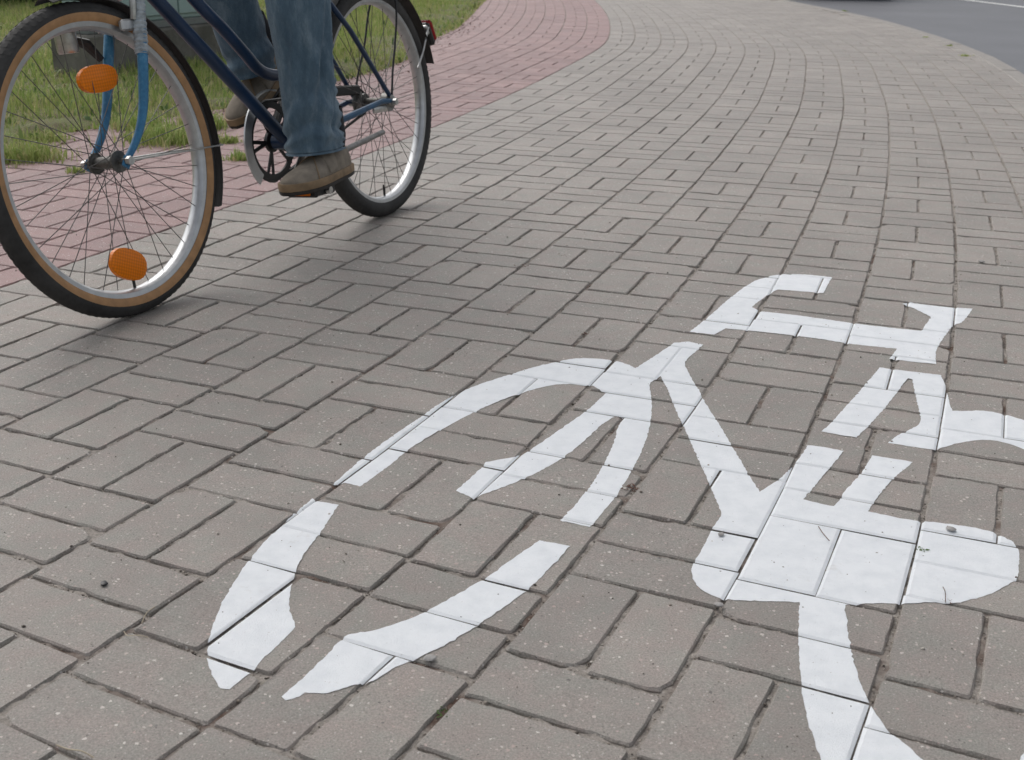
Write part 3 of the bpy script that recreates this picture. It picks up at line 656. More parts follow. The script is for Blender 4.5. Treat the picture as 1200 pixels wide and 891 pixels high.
# ------------------------------------------------------------------ dark car on the road (only its shadow and tyres reach the picture)
def make_car():
    cmx = Matrix.Translation((4.75, 18.6, -0.10)) @ Matrix.Rotation(R(4), 4, 'Z')        # rear bumper towards the camera, y forward
    car = empty('parked_car', cmx); car.name = 'car'; tag(car, 'dark car on the road at the very top edge of the picture', 'car')
    prof = [(0.0, 0.30, 0.62, 0.74), (0.10, 0.24, 0.80, 0.80), (0.5, 0.2, 0.92, 0.84), (1.2, 0.2, 0.95, 0.86), (2.6, 0.2, 0.94, 0.86), (3.3, 0.2, 0.86, 0.84), (3.9, 0.24, 0.74, 0.78), (4.1, 0.32, 0.60, 0.66)]
    secs = []
    for y, z0, z1, w in prof:
        secs.append([Vector((sx * w * kx, y, z0 + (z1 - z0) * kz)) for sx, kx, kz in ((-1, 0.9, 0), (1, 0.9, 0), (1, 1, 0.25), (1, 1, 0.65), (1, 0.93, 1), (-1, 0.93, 1), (-1, 1, 0.65), (-1, 1, 0.25))])
    MB().loft(secs).build('body', M['carpaint'], car, True, 40)
    cabp = [(0.25, 0.90, 0.92, 0.76), (0.75, 0.93, 1.36, 0.62), (1.9, 0.94, 1.44, 0.62), (2.9, 0.93, 0.95, 0.74)]
    MB().loft([[Vector((-w * 1.08, y, z0)), Vector((w * 1.08, y, z0)), Vector((w * 0.9, y, z1)), Vector((-w * 0.9, y, z1))] for y, z0, z1, w in cabp]).build('windows', M['glass'], car, False)
    MB().box((0, 1.3, 1.425), (1.1, 1.3, 0.03), None, 0.01).build('roof', M['carpaint'], car)
    for sx in (-1, 1):
        for y in (0.72, 3.25):
            w = MB().ring([(0.19, -0.09), (0.30, -0.09), (0.315, -0.06), (0.315, 0.06), (0.30, 0.09), (0.19, 0.09)], 32).build('wheel', M['rubber'], car); w.location = (sx * 0.74, y, 0.318); w.rotation_euler.z = math.pi / 2
            MB().ring([(0.03, -0.07), (0.19, -0.08), (0.19, 0.08), (0.03, 0.07)], 24).build('rim', M['dullsteel'], w)
        MB().box((sx * 0.62, 0.02, 0.66), (0.2, 0.08, 0.12), None, 0.01).build('tail_light', M['red'], car)
    MB().box((0, -0.01, 0.42), (1.45, 0.14, 0.16), None, 0.03).build('bumper', M['black'], car)
make_car()

# ------------------------------------------------------------------ the bicycle, built in its own frame: x forward, y to its left, z up along its lean
Hh = Vector((-0.38556, -0.92268, 0.0)); Nn = Vector((0.91852, -0.38383, 0.09486)); Uu = Vector((-0.08752, 0.03657, 0.99549))
BM = Matrix((Hh, Nn, Uu)).transposed().to_4x4(); BM.translation = (-0.3819, 3.5264, 0.0)
bike = empty('bicycle', BM); tag(bike, 'old blue bicycle with amber spoke reflectors being ridden along the path edge', 'bicycle')
RW = 0.323
def wheel(tan, centre, rot, label):
    mb = MB().tube([(0, -0.034, 0), (0, -0.03, 0), (0, -0.029, 0), (0, 0.029, 0), (0, 0.03, 0), (0, 0.034, 0)], [0.023, 0.023, 0.013, 0.013, 0.023, 0.023], 16)
    mb.tube([(0, -0.062, 0), (0, 0.062, 0)], 0.005, 8)
    for sy in (-1, 1): mb.tube([(0, sy * 0.05, 0), (0, sy * 0.058, 0)], 0.0095, 6)
    w = mb.build('wheel', M['hub'], bike); w.matrix_local = Matrix.Translation(centre) @ rot.to_4x4(); w['label'] = label
    tw, tr, tm = 0.0235, RW - 0.0245, 0.0245
    if tan:
        arc = lambda a0, a1, k: [(tr + tm * math.cos(a0 + (a1 - a0) * i / k), tw * math.sin(a0 + (a1 - a0) * i / k)) for i in range(k + 1)]
        MB().ring(arc(-1.5, 1.5, 16), 120, closed_prof=False).build('tread', M['rubber'], w)
        for sg in (-1, 1): MB().ring([(r, y) for r, y in arc(sg * 1.5, sg * 2.25, 7)], 120, closed_prof=False).build('sidewall', M['tan'], w)
    else:
        MB().ring([(tr + tm * math.cos(2 * math.pi * i / 18), tw * math.sin(2 * math.pi * i / 18)) for i in range(18)], 120).build('tyre', M['rubber'], w)
    # tread blocks
    mb = MB(); nblk = 110
    for i in range(nblk):
        for sg in (-1, 1):
            a = 2 * math.pi * (i + (0.5 if sg > 0 else 0)) / nblk; e = Vector((math.cos(a), 0, math.sin(a))); tn = Vector((-math.sin(a), 0, math.cos(a)))
            q = []
            for b in (0.12, 0.6, 1.15):
                c = e * (tr + (tm + 0.0009) * math.cos(b)) + Vector((0, sg * (tw + 0.001) * math.sin(b), 0)) + tn * (b * 0.008)
                q += [c - tn * 0.0045, c + tn * 0.0045]
            mb.add(q, [(0, 1, 3, 2), (2, 3, 5, 4)])
    mb.build('tread_blocks', M['rubber'], w, False)
    ri = RW - 0.0435
    MB().ring([(ri + 0.004, -0.0175), (ri + 0.004, 0.0175), (ri - 0.006, 0.0160), (ri - 0.011, 0.010), (ri - 0.0135, 0.0), (ri - 0.011, -0.010), (ri - 0.006, -0.0160)], 120).build('rim', M['alloy'], w)
    sp = {}
    for i in range(36):
        sg = 1 if i % 2 else -1; a = 2 * math.pi * i / 36; off = (0.95 if (i // 2) % 2 else -0.95)
        key = (sg, off)
        if key not in sp:
            mb = MB(); h0 = Vector((0.018 * math.cos(off * 1.3), sg * 0.0295, 0.018 * math.sin(off * 1.3)))
            mb.tube([h0, Vector((ri - 0.012, sg * 0.003, 0))], 0.00095, 5); o = mb.build('spoke', M['spoke'], w); sp[key] = o.data
        else:
            o = bpy.data.objects.new('spoke', sp[key]); col.objects.link(o); o.parent = w
        o.rotation_euler.y = -a
    MB().tube([(0, 0.0, -ri + 0.012), (0, 0, -ri + 0.045)], [0.0035, 0.0028], 6).build('valve', M['black'], w)
    return w
rz = Vector((0.05675, 0.99585, 0.0711)).normalized(); rx_ = Vector((0.99834, -0.05728, 0.00546)); rx_ = (rx_ - rz * rx_.dot(rz)).normalized()
FROT = Matrix((rx_, rz, rx_.cross(rz))).transposed()
FC = Vector((1.0896, -0.0226, 0.3215))
fw = wheel(True, FC, FROT, 'front wheel with tan sidewalls and amber reflectors')
rw = wheel(False, Vector((0, 0.0058, 0.32)), Matrix.Identity(3), 'rear wheel with black tyre')
def spoke_reflector(w, ang, rad, ln_, ht, tilt):
    mb = MB(); n = 20; secs = []
    for k, (y, s) in enumerate(((-0.007, 0.86), (-0.005, 1), (0.005, 1), (0.008, 0.84))):
        secs.append([Vector((ln_ / 2 * s * math.copysign(abs(math.cos(t)) ** 0.85, math.cos(t)), y, ht / 2 * s * math.copysign(abs(math.sin(t)) ** 0.85, math.sin(t)))) for t in [2 * math.pi * i / n for i in range(n)]])
    mb.loft(secs); o = mb.build('spoke_reflector', M['amber'], w)
    o.location = (rad * math.cos(ang), 0.006, rad * math.sin(ang)); o.rotation_euler.y = tilt
spoke_reflector(fw, R(96), 0.170, 0.108, 0.056, R(2)); spoke_reflector(fw, R(-87), 0.214, 0.102, 0.066, R(-24))

# steering group geometry (fork) in bike space via the front wheel frame
def FW(x, y, z): return FC + FROT @ Vector((x, y, z))    # relative to the front axle, steered
mb = MB()
for sy in (1, -1):
    pts = [FW(-0.150, sy * 0.038, 0.325), FW(-0.118, sy * 0.048, 0.215), FW(-0.088, sy * 0.052, 0.118), FW(-0.064, sy * 0.053, 0.068), FW(-0.034, sy * 0.053, 0.030), FW(-0.004, sy * 0.053, 0.004)]
    f_ = MB().tube(spline(pts, 6), [0.0125 - 0.0055 * (i / 30) for i in range(31)], 12)
    f_.tube([FW(-0.006, sy * 0.0535, 0.006), FW(0.006, sy * 0.0535, -0.012)], 0.011, 8, flat=0.35, up=FROT @ Vector((0, 1, 0)))
    o = f_.build('fork_blade', M['lightblue'], bike)
    MB().tube([FW(0, sy * 0.058, 0), FW(0, sy * 0.068, 0)], 0.0095, 6).build('axle_nut', M['steel'], o)
    if sy == -1: FARBLADE = o
MB().tube([FW(-0.150, -0.05, 0.330), FW(-0.152, 0, 0.343), FW(-0.150, 0.05, 0.330)], [0.016, 0.02, 0.016], 12).build('fork_crown', M['steel'], bike)
hd = (FW(-0.212, 0, 0.56) - FW(-0.152, 0, 0.345)).normalized(); HB = FW(-0.152, 0, 0.352); HT = HB + hd * 0.2
MB().tube([HB, HT], 0.0185, 16).build('head_tube', M['blue'], bike)
MB().tube([HB - hd * 0.012, HB - hd * 0.002, HB + hd * 0.012], [0.018, 0.024, 0.021], 16).build('headset_cup', M['rust'], bike)
# frame
BBp = Vector((0.455, 0, 0.276)); ST = Vector((0.285, 0, 0.725))
fr = MB(); dt_top = HB + hd * 0.045
fr.tube([dt_top, BBp], 0.0165, 14); fr.tube([BBp, ST, ST + (ST - BBp).normalized() * 0.06], 0.0145, 14)
ut = [HB + hd * 0.145, Vector((0.749, 0, 0.631)), Vector((0.657, 0, 0.561)), Vector((0.586, 0, 0.501)), Vector((0.539, 0, 0.461)), Vector((0.48, 0, 0.441)), Vector((0.40, 0, 0.436))]
fr.tube(spline(ut, 6), 0.0145, 14); fr.tube([BBp + Vector((0, -0.036, 0)), BBp + Vector((0, 0.036, 0))], 0.021, 16)
frame = fr.build('frame', M['blue'], bike)
for sy in (1, -1):
    c_ = MB().tube([BBp + Vector((-0.02, sy * 0.028, 0.0)), (0.295, sy * 0.042, 0.297), (0.05, sy * 0.057, 0.327), (0.0, sy * 0.0585, 0.3235)], [0.0105, 0.010, 0.008, 0.007], 10); c_.build('chain_stay', M['midblue'] if sy > 0 else M['blue'], bike)
    MB().tube([ST + Vector((0.01, sy * 0.018, -0.02)), (0.25, sy * 0.045, 0.60), (0.175, sy * 0.052, 0.528), (0.008, sy * 0.0585, 0.34)], [0.0075, 0.0075, 0.0075, 0.0065], 10).build('seat_stay', M['blue'], bike)
    d_ = MB().tube([(0.012, sy * 0.0585, 0.33), (-0.016, sy * 0.0585, 0.317)], 0.017, 8, flat=0.25, up=(0, 1, 0)); o = d_.build('dropout', M['dullsteel'], bike)
    MB().tube([(0, sy * 0.062, 0.32), (0, sy * 0.077, 0.32)], 0.0098, 6).build('axle_nut', M['steel'], o)
# mudguards
GM = {}
def guard(c, rot, rin, a0, a1, wd, name):
    prof = []
    for i in range(9):
        t = -1 + 2 * i / 8; prof.append((rin - 0.011 * abs(t) ** 2.4, wd * t))
    prof2 = [(r - 0.0016, y * 0.97) for r, y in prof][::-1]
    mb = MB(); mb.ring(prof + prof2, 64, a0, a1); o = mb.build(name, M['mud'], bike); GM[o.name] = Matrix.Translation(c) @ rot.to_4x4(); o.matrix_local = GM[o.name]; return o
fg = guard(FC, FROT, 0.341, R(77), R(206), 0.025, 'mudguard'); fg['label'] = 'front mudguard'
rg = guard(Vector((0, 0.0058, 0.32)), Matrix.Identity(3), 0.352, R(20), R(167), 0.03, 'mudguard'); rg['label'] = 'rear mudguard'
def inv_to(o, p): return GM[o.name].inverted() @ Vector(p)
for sy in (1, -1):
    a_ = FW(0, sy * 0.056, 0.0); b_ = FW(-0.334, sy * 0.03, -0.012)
    MB().tube([inv_to(fg, a_), inv_to(fg, b_)], 0.0022, 6).build('stay', M['steel'], fg)
    MB().tube([inv_to(rg, p) for p in spline([(-0.006, sy * 0.060, 0.34), (-0.03, sy * 0.056, 0.40), (-0.071, sy * 0.05, 0.475), (-0.104, sy * 0.046, 0.558), (-0.13, sy * 0.031, 0.638)], 5)], 0.0032, 7).build('stay', M['black'], rg)
MB().tube([inv_to(rg, (-0.335, 0.026, 0.505)), inv_to(rg, (-0.27, 0.035, 0.44)), inv_to(rg, (-0.215, 0.041, 0.395))], 0.003, 6).build('light_bracket', M['steel'], rg)
# rear lamp
lt = empty('tail_lamp', None, bike); lt.location = (-0.356, 0.004, 0.487); lt.rotation_euler.y = R(27)
MB().box((0.006, 0, 0), (0.02, 0.048, 0.075), None, 0.006).build('housing', M['black'], lt); MB().box((-0.010, 0, 0.002), (0.02, 0.05, 0.07), None, 0.007).build('lens', M['red'], lt)
MB().box((0.017, 0.012, 0.02), (0.012, 0.02, 0.03), None, 0.003).build('bracket', M['steel'], lt)
# crankset
CA = R(-38); cv = Vector((math.cos(CA), 0, math.sin(CA)))
cr = MB(); Rc = Vector((BBp.x, -0.046, BBp.z))
cr.ring([(0.083, -0.0022), (0.099, -0.0022), (0.099, 0.0022), (0.083, 0.0022)], 80, c=Rc); cr.ring([(0.012, -0.004), (0.028, -0.004), (0.028, 0.004), (0.012, 0.004)], 24, c=Rc)
for i in range(44):
    a = 2 * math.pi * i / 44; e = Vector((math.cos(a), 0, math.sin(a))); tn = Vector((-e.z, 0, e.x)); c = Rc + e * 0.0985
    cr.add([c - tn * 0.004 + Vector((0, s, 0)) for s in (-.0012, .0012)] + [c + tn * 0.004 + Vector((0, s, 0)) for s in (-.0012, .0012)] + [c + e * 0.006 + Vector((0, s, 0)) for s in (-.0012, .0012)], [(0, 2, 4), (1, 5, 3), (0, 4, 5, 1), (2, 3, 5, 4)])
for i in range(5):
    a = CA + math.pi + 2 * math.pi * i / 5
    for da in (-0.14, 0.14):
        cr.tube([Rc + Vector((math.cos(a), 0, math.sin(a))) * 0.024, Rc + Vector((math.cos(a + da), 0, math.sin(a + da))) * 0.087], 0.0055, 6, flat=0.5, up=(0, 1, 0))
cr.build('chainring', M['black'], bike)
for sy in (1, -1):
    v_ = cv * sy; e_ = BBp + v_ * 0.165 + Vector((0, sy * 0.078, 0))
    MB().tube([BBp + Vector((0, sy * 0.058, 0)), BBp + v_ * 0.05 + Vector((0, sy * 0.066, 0)), e_], [0.014, 0.010, 0.010], 8, flat=0.75, up=(0, 1, 0)).build('crank', M['dullsteel'], bike)
    pr = Matrix.Rotation(R(-2) if sy > 0 else R(24), 3, 'Y')
    pc = BBp + v_ * 0.165 + Vector((0, sy * 0.137, 0))
    pm = MB().box((0, 0, 0), (0.085, 0.02, 0.02), None, 0.003)
    for dx in (-0.036, 0.036): pm.box((dx, 0, 0), (0.016, 0.088, 0.026), None, 0.005)
    for dy in (-0.04, 0.04): pm.box((0, dy, 0), (0.07, 0.01, 0.02), None, 0.002)
    pm.tube([(0, -0.06, 0), (0, 0.05, 0)], 0.006, 8)
    p_ = pm.build('pedal', M['black'], bike); p_.matrix_local = Matrix.Translation(pc) @ pr.to_4x4()
    for dx in (-1, 1): MB().box((dx * 0.0455, 0, 0), (0.005, 0.055, 0.016), None, 0.002).build('reflector', M['amber'], p_)
    MB().tube([(0, 0.047, 0), (0, 0.058, 0)], 0.009, 8).build('end_cap', M['steel'], p_)
# chain, sprocket, guards
RS = Vector((0, -0.046, 0.32))
sp_ = MB().ring([(0.012, -0.0016), (0.036, -0.0016), (0.036, 0.0016), (0.012, 0.0016)], 40, c=RS); sp_.ring([(0.02, -0.016), (0.026, -0.016), (0.026, 0.01), (0.02, 0.01)], 24, c=RS + Vector((0, 0.012, 0))); sp_.build('sprocket', M['dullsteel'], bike)
ch = MB(); loop = []
for i in range(14): a = R(85) - R(170) * i / 13; loop.append(Rc + Vector((math.cos(a), 0, math.sin(a))) * 0.101)
for i in range(10): a = R(-85) - R(190) * i / 9; loop.append(RS + Vector((math.cos(a), 0, math.sin(a))) * 0.038)
loop.append(loop[0]); ch.tube(loop, 0.0045, 6, caps=False); ch.build('chain', M['black'], bike)
gd = MB(); prof = [(0.100, -0.002), (0.129, -0.002), (0.129, 0.002), (0.100, 0.002)]
gd.ring(prof, 40, R(-48), R(52), c=Rc + Vector((0, 0.008, 0))); gd.build('chain_guard', M['alloy'], bike)
g2 = MB(); g2.ring([(0.125, -0.004), (0.129, -0.004), (0.129, 0.004), (0.125, 0.004)], 30, R(52), R(105), c=Rc + Vector((0, 0.008, 0)))
g2.build('guard_rim', M['steel'], bike)
MB().box((0.13, -0.046, 0.366), (0.26, 0.022, 0.028), Matrix.Rotation(R(-4), 3, 'Y'), 0.004).build('chain_cover', M['mud'], bike)
MB().tube([(0.34, 0.052, 0.235), (0.295, 0.062, 0.226), (0.085, 0.070, 0.247)], [0.0085, 0.0085, 0.0075], 10).build('kickstand', M['dullsteel'], bike)
# rear hub details seen beside the stays
MB().tube([(0.0, 0.036, 0.32), (0.0, 0.056, 0.32)], 0.026, 20).build('hub_brake', M['dullsteel'], bike)
MB().tube([(0.01, 0.052, 0.305), (0.10, 0.055, 0.308)], 0.009, 8, flat=0.35, up=(0, 1, 0)).build('brake_arm', M['steel'], bike)
# front brake caliper, cable, dynamo
cl = MB()
for sy in (1, -1):
    cl.tube(spline([FW(-0.13, 0, 0.372), FW(-0.128, sy * 0.034, 0.362), FW(-0.126, sy * 0.044, 0.325), FW(-0.122, sy * 0.038, 0.278)], 6), 0.0072, 8)
    cl.tube(spline([FW(-0.128, sy * 0.034, 0.362), FW(-0.10, sy * 0.05, 0.372), FW(-0.05, sy * 0.055, 0.352)], 5), 0.006, 8)
cal = cl.build('brake_caliper', M['steel'], bike)
for sy in (1, -1): MB().box(FW(-0.112, sy * 0.031, 0.268), (0.05, 0.014, 0.024), FROT, 0.004).build('brake_pad', M['alloy'], cal)
mb = MB(); ctr = [FW(-0.146 + 0.030 * t, 0.0385 + 0.008 * t, 0.316 - 0.11 * t) for t in [i / 40 for i in range(41)]]
mb.tube(ctr, [0.0142 + 0.0010 * math.sin(i * 1.9) + 0.0005 * math.sin(i * 5.3) for i in range(41)], 14); mb.build('tape_wrap', M['tape'], bike)
dy = empty('dynamo', None, bike); dy.matrix_local = Matrix.Translation(FW(-0.026, -0.066, 0.262)) @ FROT.to_4x4()
MB().tube([(0, 0, -0.035), (0, 0, -0.03), (0, 0, 0.015), (0, 0, 0.022)], [0.02, 0.0225, 0.0225, 0.012], 20).build('housing', M['steel'], dy)
MB().tube([(0, 0, 0.022), (0, 0, 0.03), (0, 0, 0.046)], [0.006, 0.0105, 0.0105], 14).build('roller', M['black'], dy)
MB().tube([(-0.02, 0.0, -0.01), (-0.045, 0.008, -0.02), (-0.072, 0.014, -0.055)], [0.009, 0.012, 0.008], 8).build('arm', M['black'], dy)
# handlebar, stem, saddle (above the picture)
hb = HT + hd * 0.12
MB().tube([HT, hb, hb + Vector((0.03, 0, 0.02))], 0.012, 12).build('stem', M['steel'], bike)
b0 = hb + Vector((0.04, 0, 0.02))
bar = MB().tube(spline([b0 + Vector((-0.22, -0.27, 0.03)), b0 + Vector((-0.10, -0.27, 0.05)), b0 + Vector((0.0, -0.16, 0.02)), b0, b0 + Vector((0.0, 0.16, 0.02)), b0 + Vector((-0.10, 0.27, 0.05)), b0 + Vector((-0.22, 0.27, 0.03))], 6), 0.011, 12).build('handlebar', M['steel'], bike)
for sy in (1, -1): MB().tube([b0 + Vector((-0.11, sy * 0.27, 0.05)), b0 + Vector((-0.23, sy * 0.27, 0.028))], 0.016, 12).build('grip', M['black'], bar)
SP = ST + (ST - BBp).normalized() * 0.19
MB().tube([ST, SP], 0.0125, 12).build('seat_post', M['steel'], bike)
secs = []
for t, w_ in ((-0.13, 0.05), (-0.11, 0.085), (-0.05, 0.09), (0.03, 0.045), (0.10, 0.025), (0.14, 0.012)):
    secs.append([SP + Vector((t + 0.02, w_ * math.cos(a), 0.03 + 0.022 * math.sin(a) + (0.012 if t < -0.06 else 0))) for a in [2 * math.pi * i / 16 for i in range(16)]])
MB().loft(secs).build('saddle', M['black'], bike)

# ------------------------------------------------------------------ the rider
rider = empty('person', BM); tag(rider, 'cyclist in faded blue jeans and taupe shoes pedalling the blue bicycle', 'person')
LP = pc_l = BBp + cv * 0.165 + Vector((0, 0.137, 0)); RP = BBp - cv * 0.165 + Vector((0, -0.137, 0))
def skinmesh(name, verts, edges, rads, mat, parent, sub=2):
    me = bpy.data.meshes.new(name); me.from_pydata([tuple(v) for v in verts], edges, []); me.update(); me.materials.append(mat)
    o = bpy.data.objects.new(name, me); col.objects.link(o); o.parent = parent
    o.modifiers.new('Skin', 'SKIN'); o.modifiers.new('Sub', 'SUBSURF').levels = sub; o.modifiers['Sub'].render_levels = sub
    for i, r_ in enumerate(rads): me.skin_vertices[0].data[i].radius = (r_, r_) if not isinstance(r_, tuple) else r_
    me.skin_vertices[0].data[0].use_root = True
    return o
hip = SP + Vector((0.03, 0, 0.11)); KL = Vector((0.52, 0.125, 0.66)); KR = Vector((0.54, -0.13, 0.80)); AL = Vector((0.475, 0.13, 0.255)); AR = Vector((0.305, -0.137, 0.47))
bv = [hip, hip + Vector((0.05, 0, 0.16)), hip + Vector((0.13, 0, 0.36)), hip + Vector((0.17, 0, 0.47)), hip + Vector((0.20, 0, 0.56)), hip + Vector((0.235, 0, 0.68)),
      hip + Vector((0.03, 0.09, -0.02)), KL, AL, LP + Vector((0.01, 0.0, 0.035)), hip + Vector((0.03, -0.09, -0.02)), KR, AR, RP + Vector((0.03, 0, 0.045)),
      hip + Vector((0.14, 0.17, 0.42)), hip + Vector((0.30, 0.26, 0.22)), b0 + Vector((-0.17, 0.275, 0.055)), hip + Vector((0.14, -0.17, 0.42)), hip + Vector((0.30, -0.26, 0.22)), b0 + Vector((-0.17, -0.275, 0.055))]
be = [(0, 1), (1, 2), (2, 3), (3, 4), (4, 5), (0, 6), (6, 7), (7, 8), (8, 9), (0, 10), (10, 11), (11, 12), (12, 13), (2, 14), (14, 15), (15, 16), (2, 17), (17, 18), (18, 19)]
skinmesh('body', bv, be, [0.11, 0.11, 0.12, 0.05, 0.085, 0.075, 0.075, 0.05, 0.035, 0.025, 0.075, 0.05, 0.035, 0.025, 0.05, 0.04, 0.026, 0.05, 0.04, 0.026], M['skin'], rider)
jb = [bv[0], bv[1], bv[2], bv[14], bv[15], bv[16].lerp(bv[15], 0.12), bv[17], bv[18], bv[19].lerp(bv[18], 0.12), bv[2] + Vector((0.03, 0, 0.06))]
skinmesh('jacket', jb, [(0, 1), (1, 2), (2, 3), (3, 4), (4, 5), (2, 6), (6, 7), (7, 8), (2, 9)], [0.14, 0.135, 0.145, 0.068, 0.055, 0.042, 0.068, 0.055, 0.042, 0.065], M['jacket'], rider)
hsec = []
for k in range(7):
    t = k / 6; z = -0.02 + 0.14 * t; rr = 0.098 * math.sqrt(max(0.02, 1 - (t * 0.98) ** 2 * 0.97))
    hsec.append([bv[4] + Vector((-0.012 + 1.1 * rr * math.cos(a), 0.92 * rr * math.sin(a), z + 0.02)) for a in [2 * math.pi * i / 18 for i in range(18)]])
MB().loft(hsec).build('hair', M['hair'], rider)

# trousers: lofted legs with folds
def leg(mb, pts, folds, n=84, seed=0):
    # pts: (centre, rx (fore-aft), ry) from hem upwards
    r_ = random.Random(seed); C = spline([p[0] + Vector((-0.022, 0, 0.008)) for p in pts], 26); k = len(C)
    RX = 0.90 * np.interp(np.linspace(0, len(pts) - 1, k), range(len(pts)), [p[1] for p in pts]); RY = 0.90 * np.interp(np.linspace(0, len(pts) - 1, k), range(len(pts)), [p[2] for p in pts])
    secs = []
    for i in range(k):
        t = (C[min(i + 1, k - 1)] - C[max(i - 1, 0)]).normalized(); ay = Vector((0, 1, 0)); ay = (ay - t * ay.dot(t)).normalized(); ax = ay.cross(t)
        sec = []; h = i / 26.0
        for j in range(n):
            a = 2 * math.pi * j / n
            dlt = folds(h, a) + 0.0012 * math.sin(a * 9 + h * 5) * math.sin(h * 7 + a * 3)
            sq = 1 + 0.03 * math.cos(2 * a)
            sec.append(C[i] + ax * math.cos(a) * (RX[i] * sq + dlt) + ay * math.sin(a) * (RY[i] * sq + dlt))
        secs.append(sec)
    # turned-in hem
    inner = [[p.lerp(C[0], 0.06) for p in secs[0]], [p.lerp(C[2], 0.10) for p in secs[2]]]
    mb.loft([inner[1], inner[0]] + [secs[0]] + secs[1:], False, True)
def gauss(x, s): return math.exp(-(x / s) ** 2)
def angd(a, b): return (a - b + math.pi) % (2 * math.pi) - math.pi
def folds_l(h, a):
    d_ = 0.0
    w1 = 0.30 * math.sin(a + 0.6) + 0.06 * math.sin(3 * a)
    # bunching just above the hem, strongest on the front and the outer side
    d_ += 0.005 * gauss(h - 0.62 - w1, 0.17) - 0.0055 * gauss(h - 0.93 - w1, 0.13) + 0.0045 * gauss(h - 1.25 - 1.2 * w1, 0.16) - 0.003 * gauss(h - 1.55 - 1.3 * w1, 0.15)
    # long diagonal creases from the knee down to the back of the hem
    for a0, k_, hc, am in ((1.25, 0.42, 2.6, 0.011), (0.35, 0.25, 3.2, 0.008), (1.9, 0.30, 3.4, 0.007), (2.3, 0.55, 1.9, 0.007), (0.9, -0.22, 1.9, 0.006)):
        ac = a0 + k_ * (h - 3); d_ += am * (gauss(angd(a, ac), 0.13) - 0.9 * gauss(angd(a, ac + 0.30), 0.16)) * gauss(h - hc, 1.5)
    d_ += 0.003 * math.sin(h * 24) * gauss(angd(a, 2.35), 0.12) + 0.004 * gauss(angd(a, 2.35), 0.07)       # puckered outer seam
    d_ += (0.0022 if h < 0.17 else 0) - 0.003 * gauss(h - 0.19, 0.03)                                      # turned hem
    return d_
def folds_r(h, a):
    return (0.002 if h < 0.17 else 0) + 0.006 * gauss(h - 0.5 - 0.3 * math.sin(a), 0.2) - 0.005 * gauss(h - 0.9 - 0.3 * math.sin(a), 0.2) + 0.006 * gauss(angd(a, 0.6 + 0.5 * h), 0.3) * gauss(h - 2.2, 1.5)
mb = MB()
leg(mb, [(Vector((0.553, 0.128, 0.250)), 0.090, 0.070), (Vector((0.552, 0.128, 0.30)), 0.086, 0.070), (Vector((0.548, 0.126, 0.40)), 0.084, 0.070), (Vector((0.545, 0.124, 0.50)), 0.086, 0.072), (Vector((0.545, 0.122, 0.60)), 0.092, 0.078),
         (Vector((0.525, 0.118, 0.685)), 0.098, 0.082), (Vector((0.43, 0.11, 0.80)), 0.105, 0.088), (hip + Vector((0.10, 0.09, -0.05)), 0.115, 0.098), (hip + Vector((-0.01, 0.06, 0.03)), 0.12, 0.105)], folds_l)
leg(mb, [(Vector((0.402, -0.130, 0.435)), 0.078, 0.060), (Vector((0.415, -0.130, 0.50)), 0.080, 0.064), (Vector((0.45, -0.130, 0.60)), 0.082, 0.068), (Vector((0.50, -0.130, 0.71)), 0.084, 0.072), (Vector((0.535, -0.128, 0.80)), 0.088, 0.076),
         (Vector((0.49, -0.122, 0.875)), 0.092, 0.084), (Vector((0.39, -0.11, 0.90)), 0.105, 0.09), (hip + Vector((0.10, -0.09, -0.03)), 0.115, 0.098), (hip + Vector((-0.01, -0.06, 0.03)), 0.12, 0.105)], folds_r)
mb.loft([[hip + Vector((-0.01 + 0.135 * s * math.cos(a), 0.165 * s * math.sin(a), z)) for a in [2 * math.pi * i / 24 for i in range(24)]] for z, s in ((-0.10, 0.6), (-0.06, 0.9), (0.02, 1.0), (0.12, 0.92))])
mb.build('trousers', M['denim'], rider, True, 60)
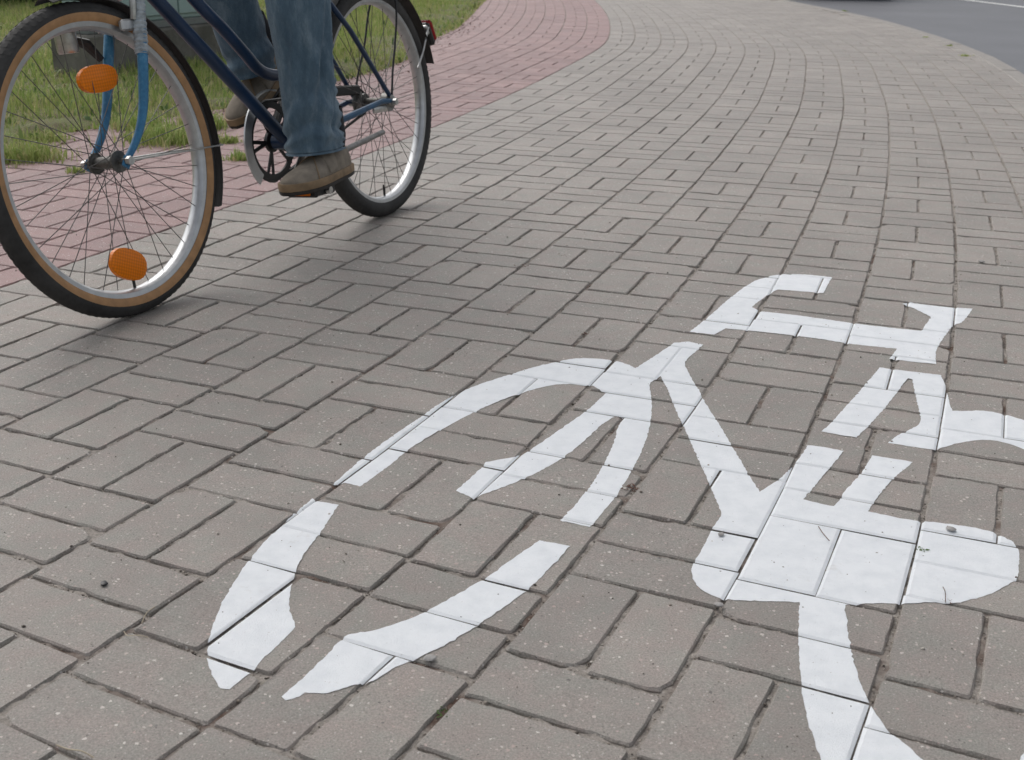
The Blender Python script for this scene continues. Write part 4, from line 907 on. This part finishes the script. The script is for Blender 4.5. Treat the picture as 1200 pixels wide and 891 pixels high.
# shoes
def shoe(base, pitch, yawd, label):
    # local: x towards the toe, heel at x=0, sole underside at z=0
    root = empty('shoe', None, rider); root.matrix_local = Matrix.Translation(base) @ Matrix.Rotation(yawd, 4, 'Z') @ Matrix.Rotation(pitch, 4, 'Y'); root['label'] = label
    L_ = 0.285; st = [(0.0, 0.022, 0.072, 0.06), (0.012, 0.030, 0.086, 0.075), (0.05, 0.037, 0.094, 0.1), (0.09, 0.037, 0.095, 0.12), (0.125, 0.039, 0.087, 0.1), (0.16, 0.043, 0.072, 0), (0.20, 0.047, 0.059, 0), (0.235, 0.045, 0.052, 0), (0.262, 0.037, 0.046, 0), (0.278, 0.022, 0.037, 0), (0.285, 0.008, 0.030, 0)]
    yo = lambda x: 0.010 * math.sin(x / L_ * 3.0) * 1.0
    secs = []; n = 28
    for x, hw, ht, _ in st:
        s_ = []
        for i in range(n):
            a = 2 * math.pi * i / n; cy, cz = math.cos(a), math.sin(a)
            yy = hw * math.copysign(abs(cy) ** 0.75, cy); zz = 0.022 + (ht - 0.022) * max(0, cz) ** 0.8 if cz > 0 else 0.022 + 0.004 * cz
            s_.append(Vector((x, yo(x) + yy * (1 - 0.25 * max(0, cz) ** 2), zz)))
        secs.append(s_)
    up = MB().loft(secs).build('upper', M['suede'], root, True, 60)
    sm = up.modifiers.new('Sub', 'SUBSURF'); sm.levels = sm.render_levels = 1
    # sole: midsole welt over a darker tread
    def outline(gr): 
        P = [(x, hw + gr) for x, hw, *_ in st]; P[0] = (-gr, 0.018); P[-1] = (L_ + gr, 0.010)
        return [Vector((x, yo(max(0, min(x, L_))) + w_, 0)) for x, w_ in P] + [Vector((x, yo(max(0, min(x, L_))) - w_, 0)) for x, w_ in P[::-1]]
    def slab(z0, z1, g0, name, mat):
        a, b = outline(g0 - 0.001), outline(g0)
        MB().loft([[p + Vector((0, 0, z0)) for p in a], [p + Vector((0, 0, z0 + 0.002)) for p in b], [p + Vector((0, 0, z1 - 0.002)) for p in b], [p + Vector((0, 0, z1)) for p in a]]).build(name, mat, root, True, 40)
    slab(0.009, 0.027, 0.004, 'midsole', M['sole']); slab(0.0, 0.0087, 0.0028, 'tread', M['sole_dark'])
    # tongue strap, seam and collar
    def over(x, extra, a):
        hw = np.interp(x, [s[0] for s in st], [s[1] for s in st]); ht = np.interp(x, [s[0] for s in st], [s[2] for s in st]); cy, cz = math.cos(a), math.sin(a)
        return Vector((x, yo(x) + (hw + extra) * math.copysign(abs(cy) ** 0.75, cy) * (1 - 0.25 * max(0, cz) ** 2), 0.022 + (ht + extra - 0.022) * max(0, cz) ** 0.8))
    stv = MB(); rows = []
    for x, e in ((0.098, 0.0003), (0.100, 0.0024), (0.146, 0.0024), (0.148, 0.0003)):
        rows.append([over(x + 0.018 * math.cos(a), e, a) for a in [R(8) + R(164) * i / 22 for i in range(23)]])
    v = [p for r_ in rows for p in r_]; f = [(a * 23 + i, a * 23 + i + 1, (a + 1) * 23 + i + 1, (a + 1) * 23 + i) for a in range(3) for i in range(22)]
    stv.add(v, f); stv.build('strap', M['suede'], root, True, 50)
    MB().tube([over(0.165 + 0.02 * math.cos(a) + 0.035 * abs(math.cos(a)), 0.0012, a) for a in [R(5) + R(170) * i / 24 for i in range(25)]], 0.0013, 5).build('seam', M['sole'], root)
    MB().loft([[Vector((0.05 + rr * 1.15 * math.cos(a) , rr * 0.85 * math.sin(a), z)) for a in [2 * math.pi * i / 20 for i in range(20)]] for z, rr in ((0.07, 0.034), (0.10, 0.041), (0.135, 0.040), (0.17, 0.04))], False, False).build('sock', M['sock'], root)
    return root
shoe(Vector((0.406, 0.130, 0.186)), R(1.5), R(2), 'near taupe suede shoe pressing the lower pedal')
shoe(Vector((0.205, -0.142, 0.448)), R(29), R(-3), 'far taupe shoe on the raised pedal')
bpy.context.view_layer.update()
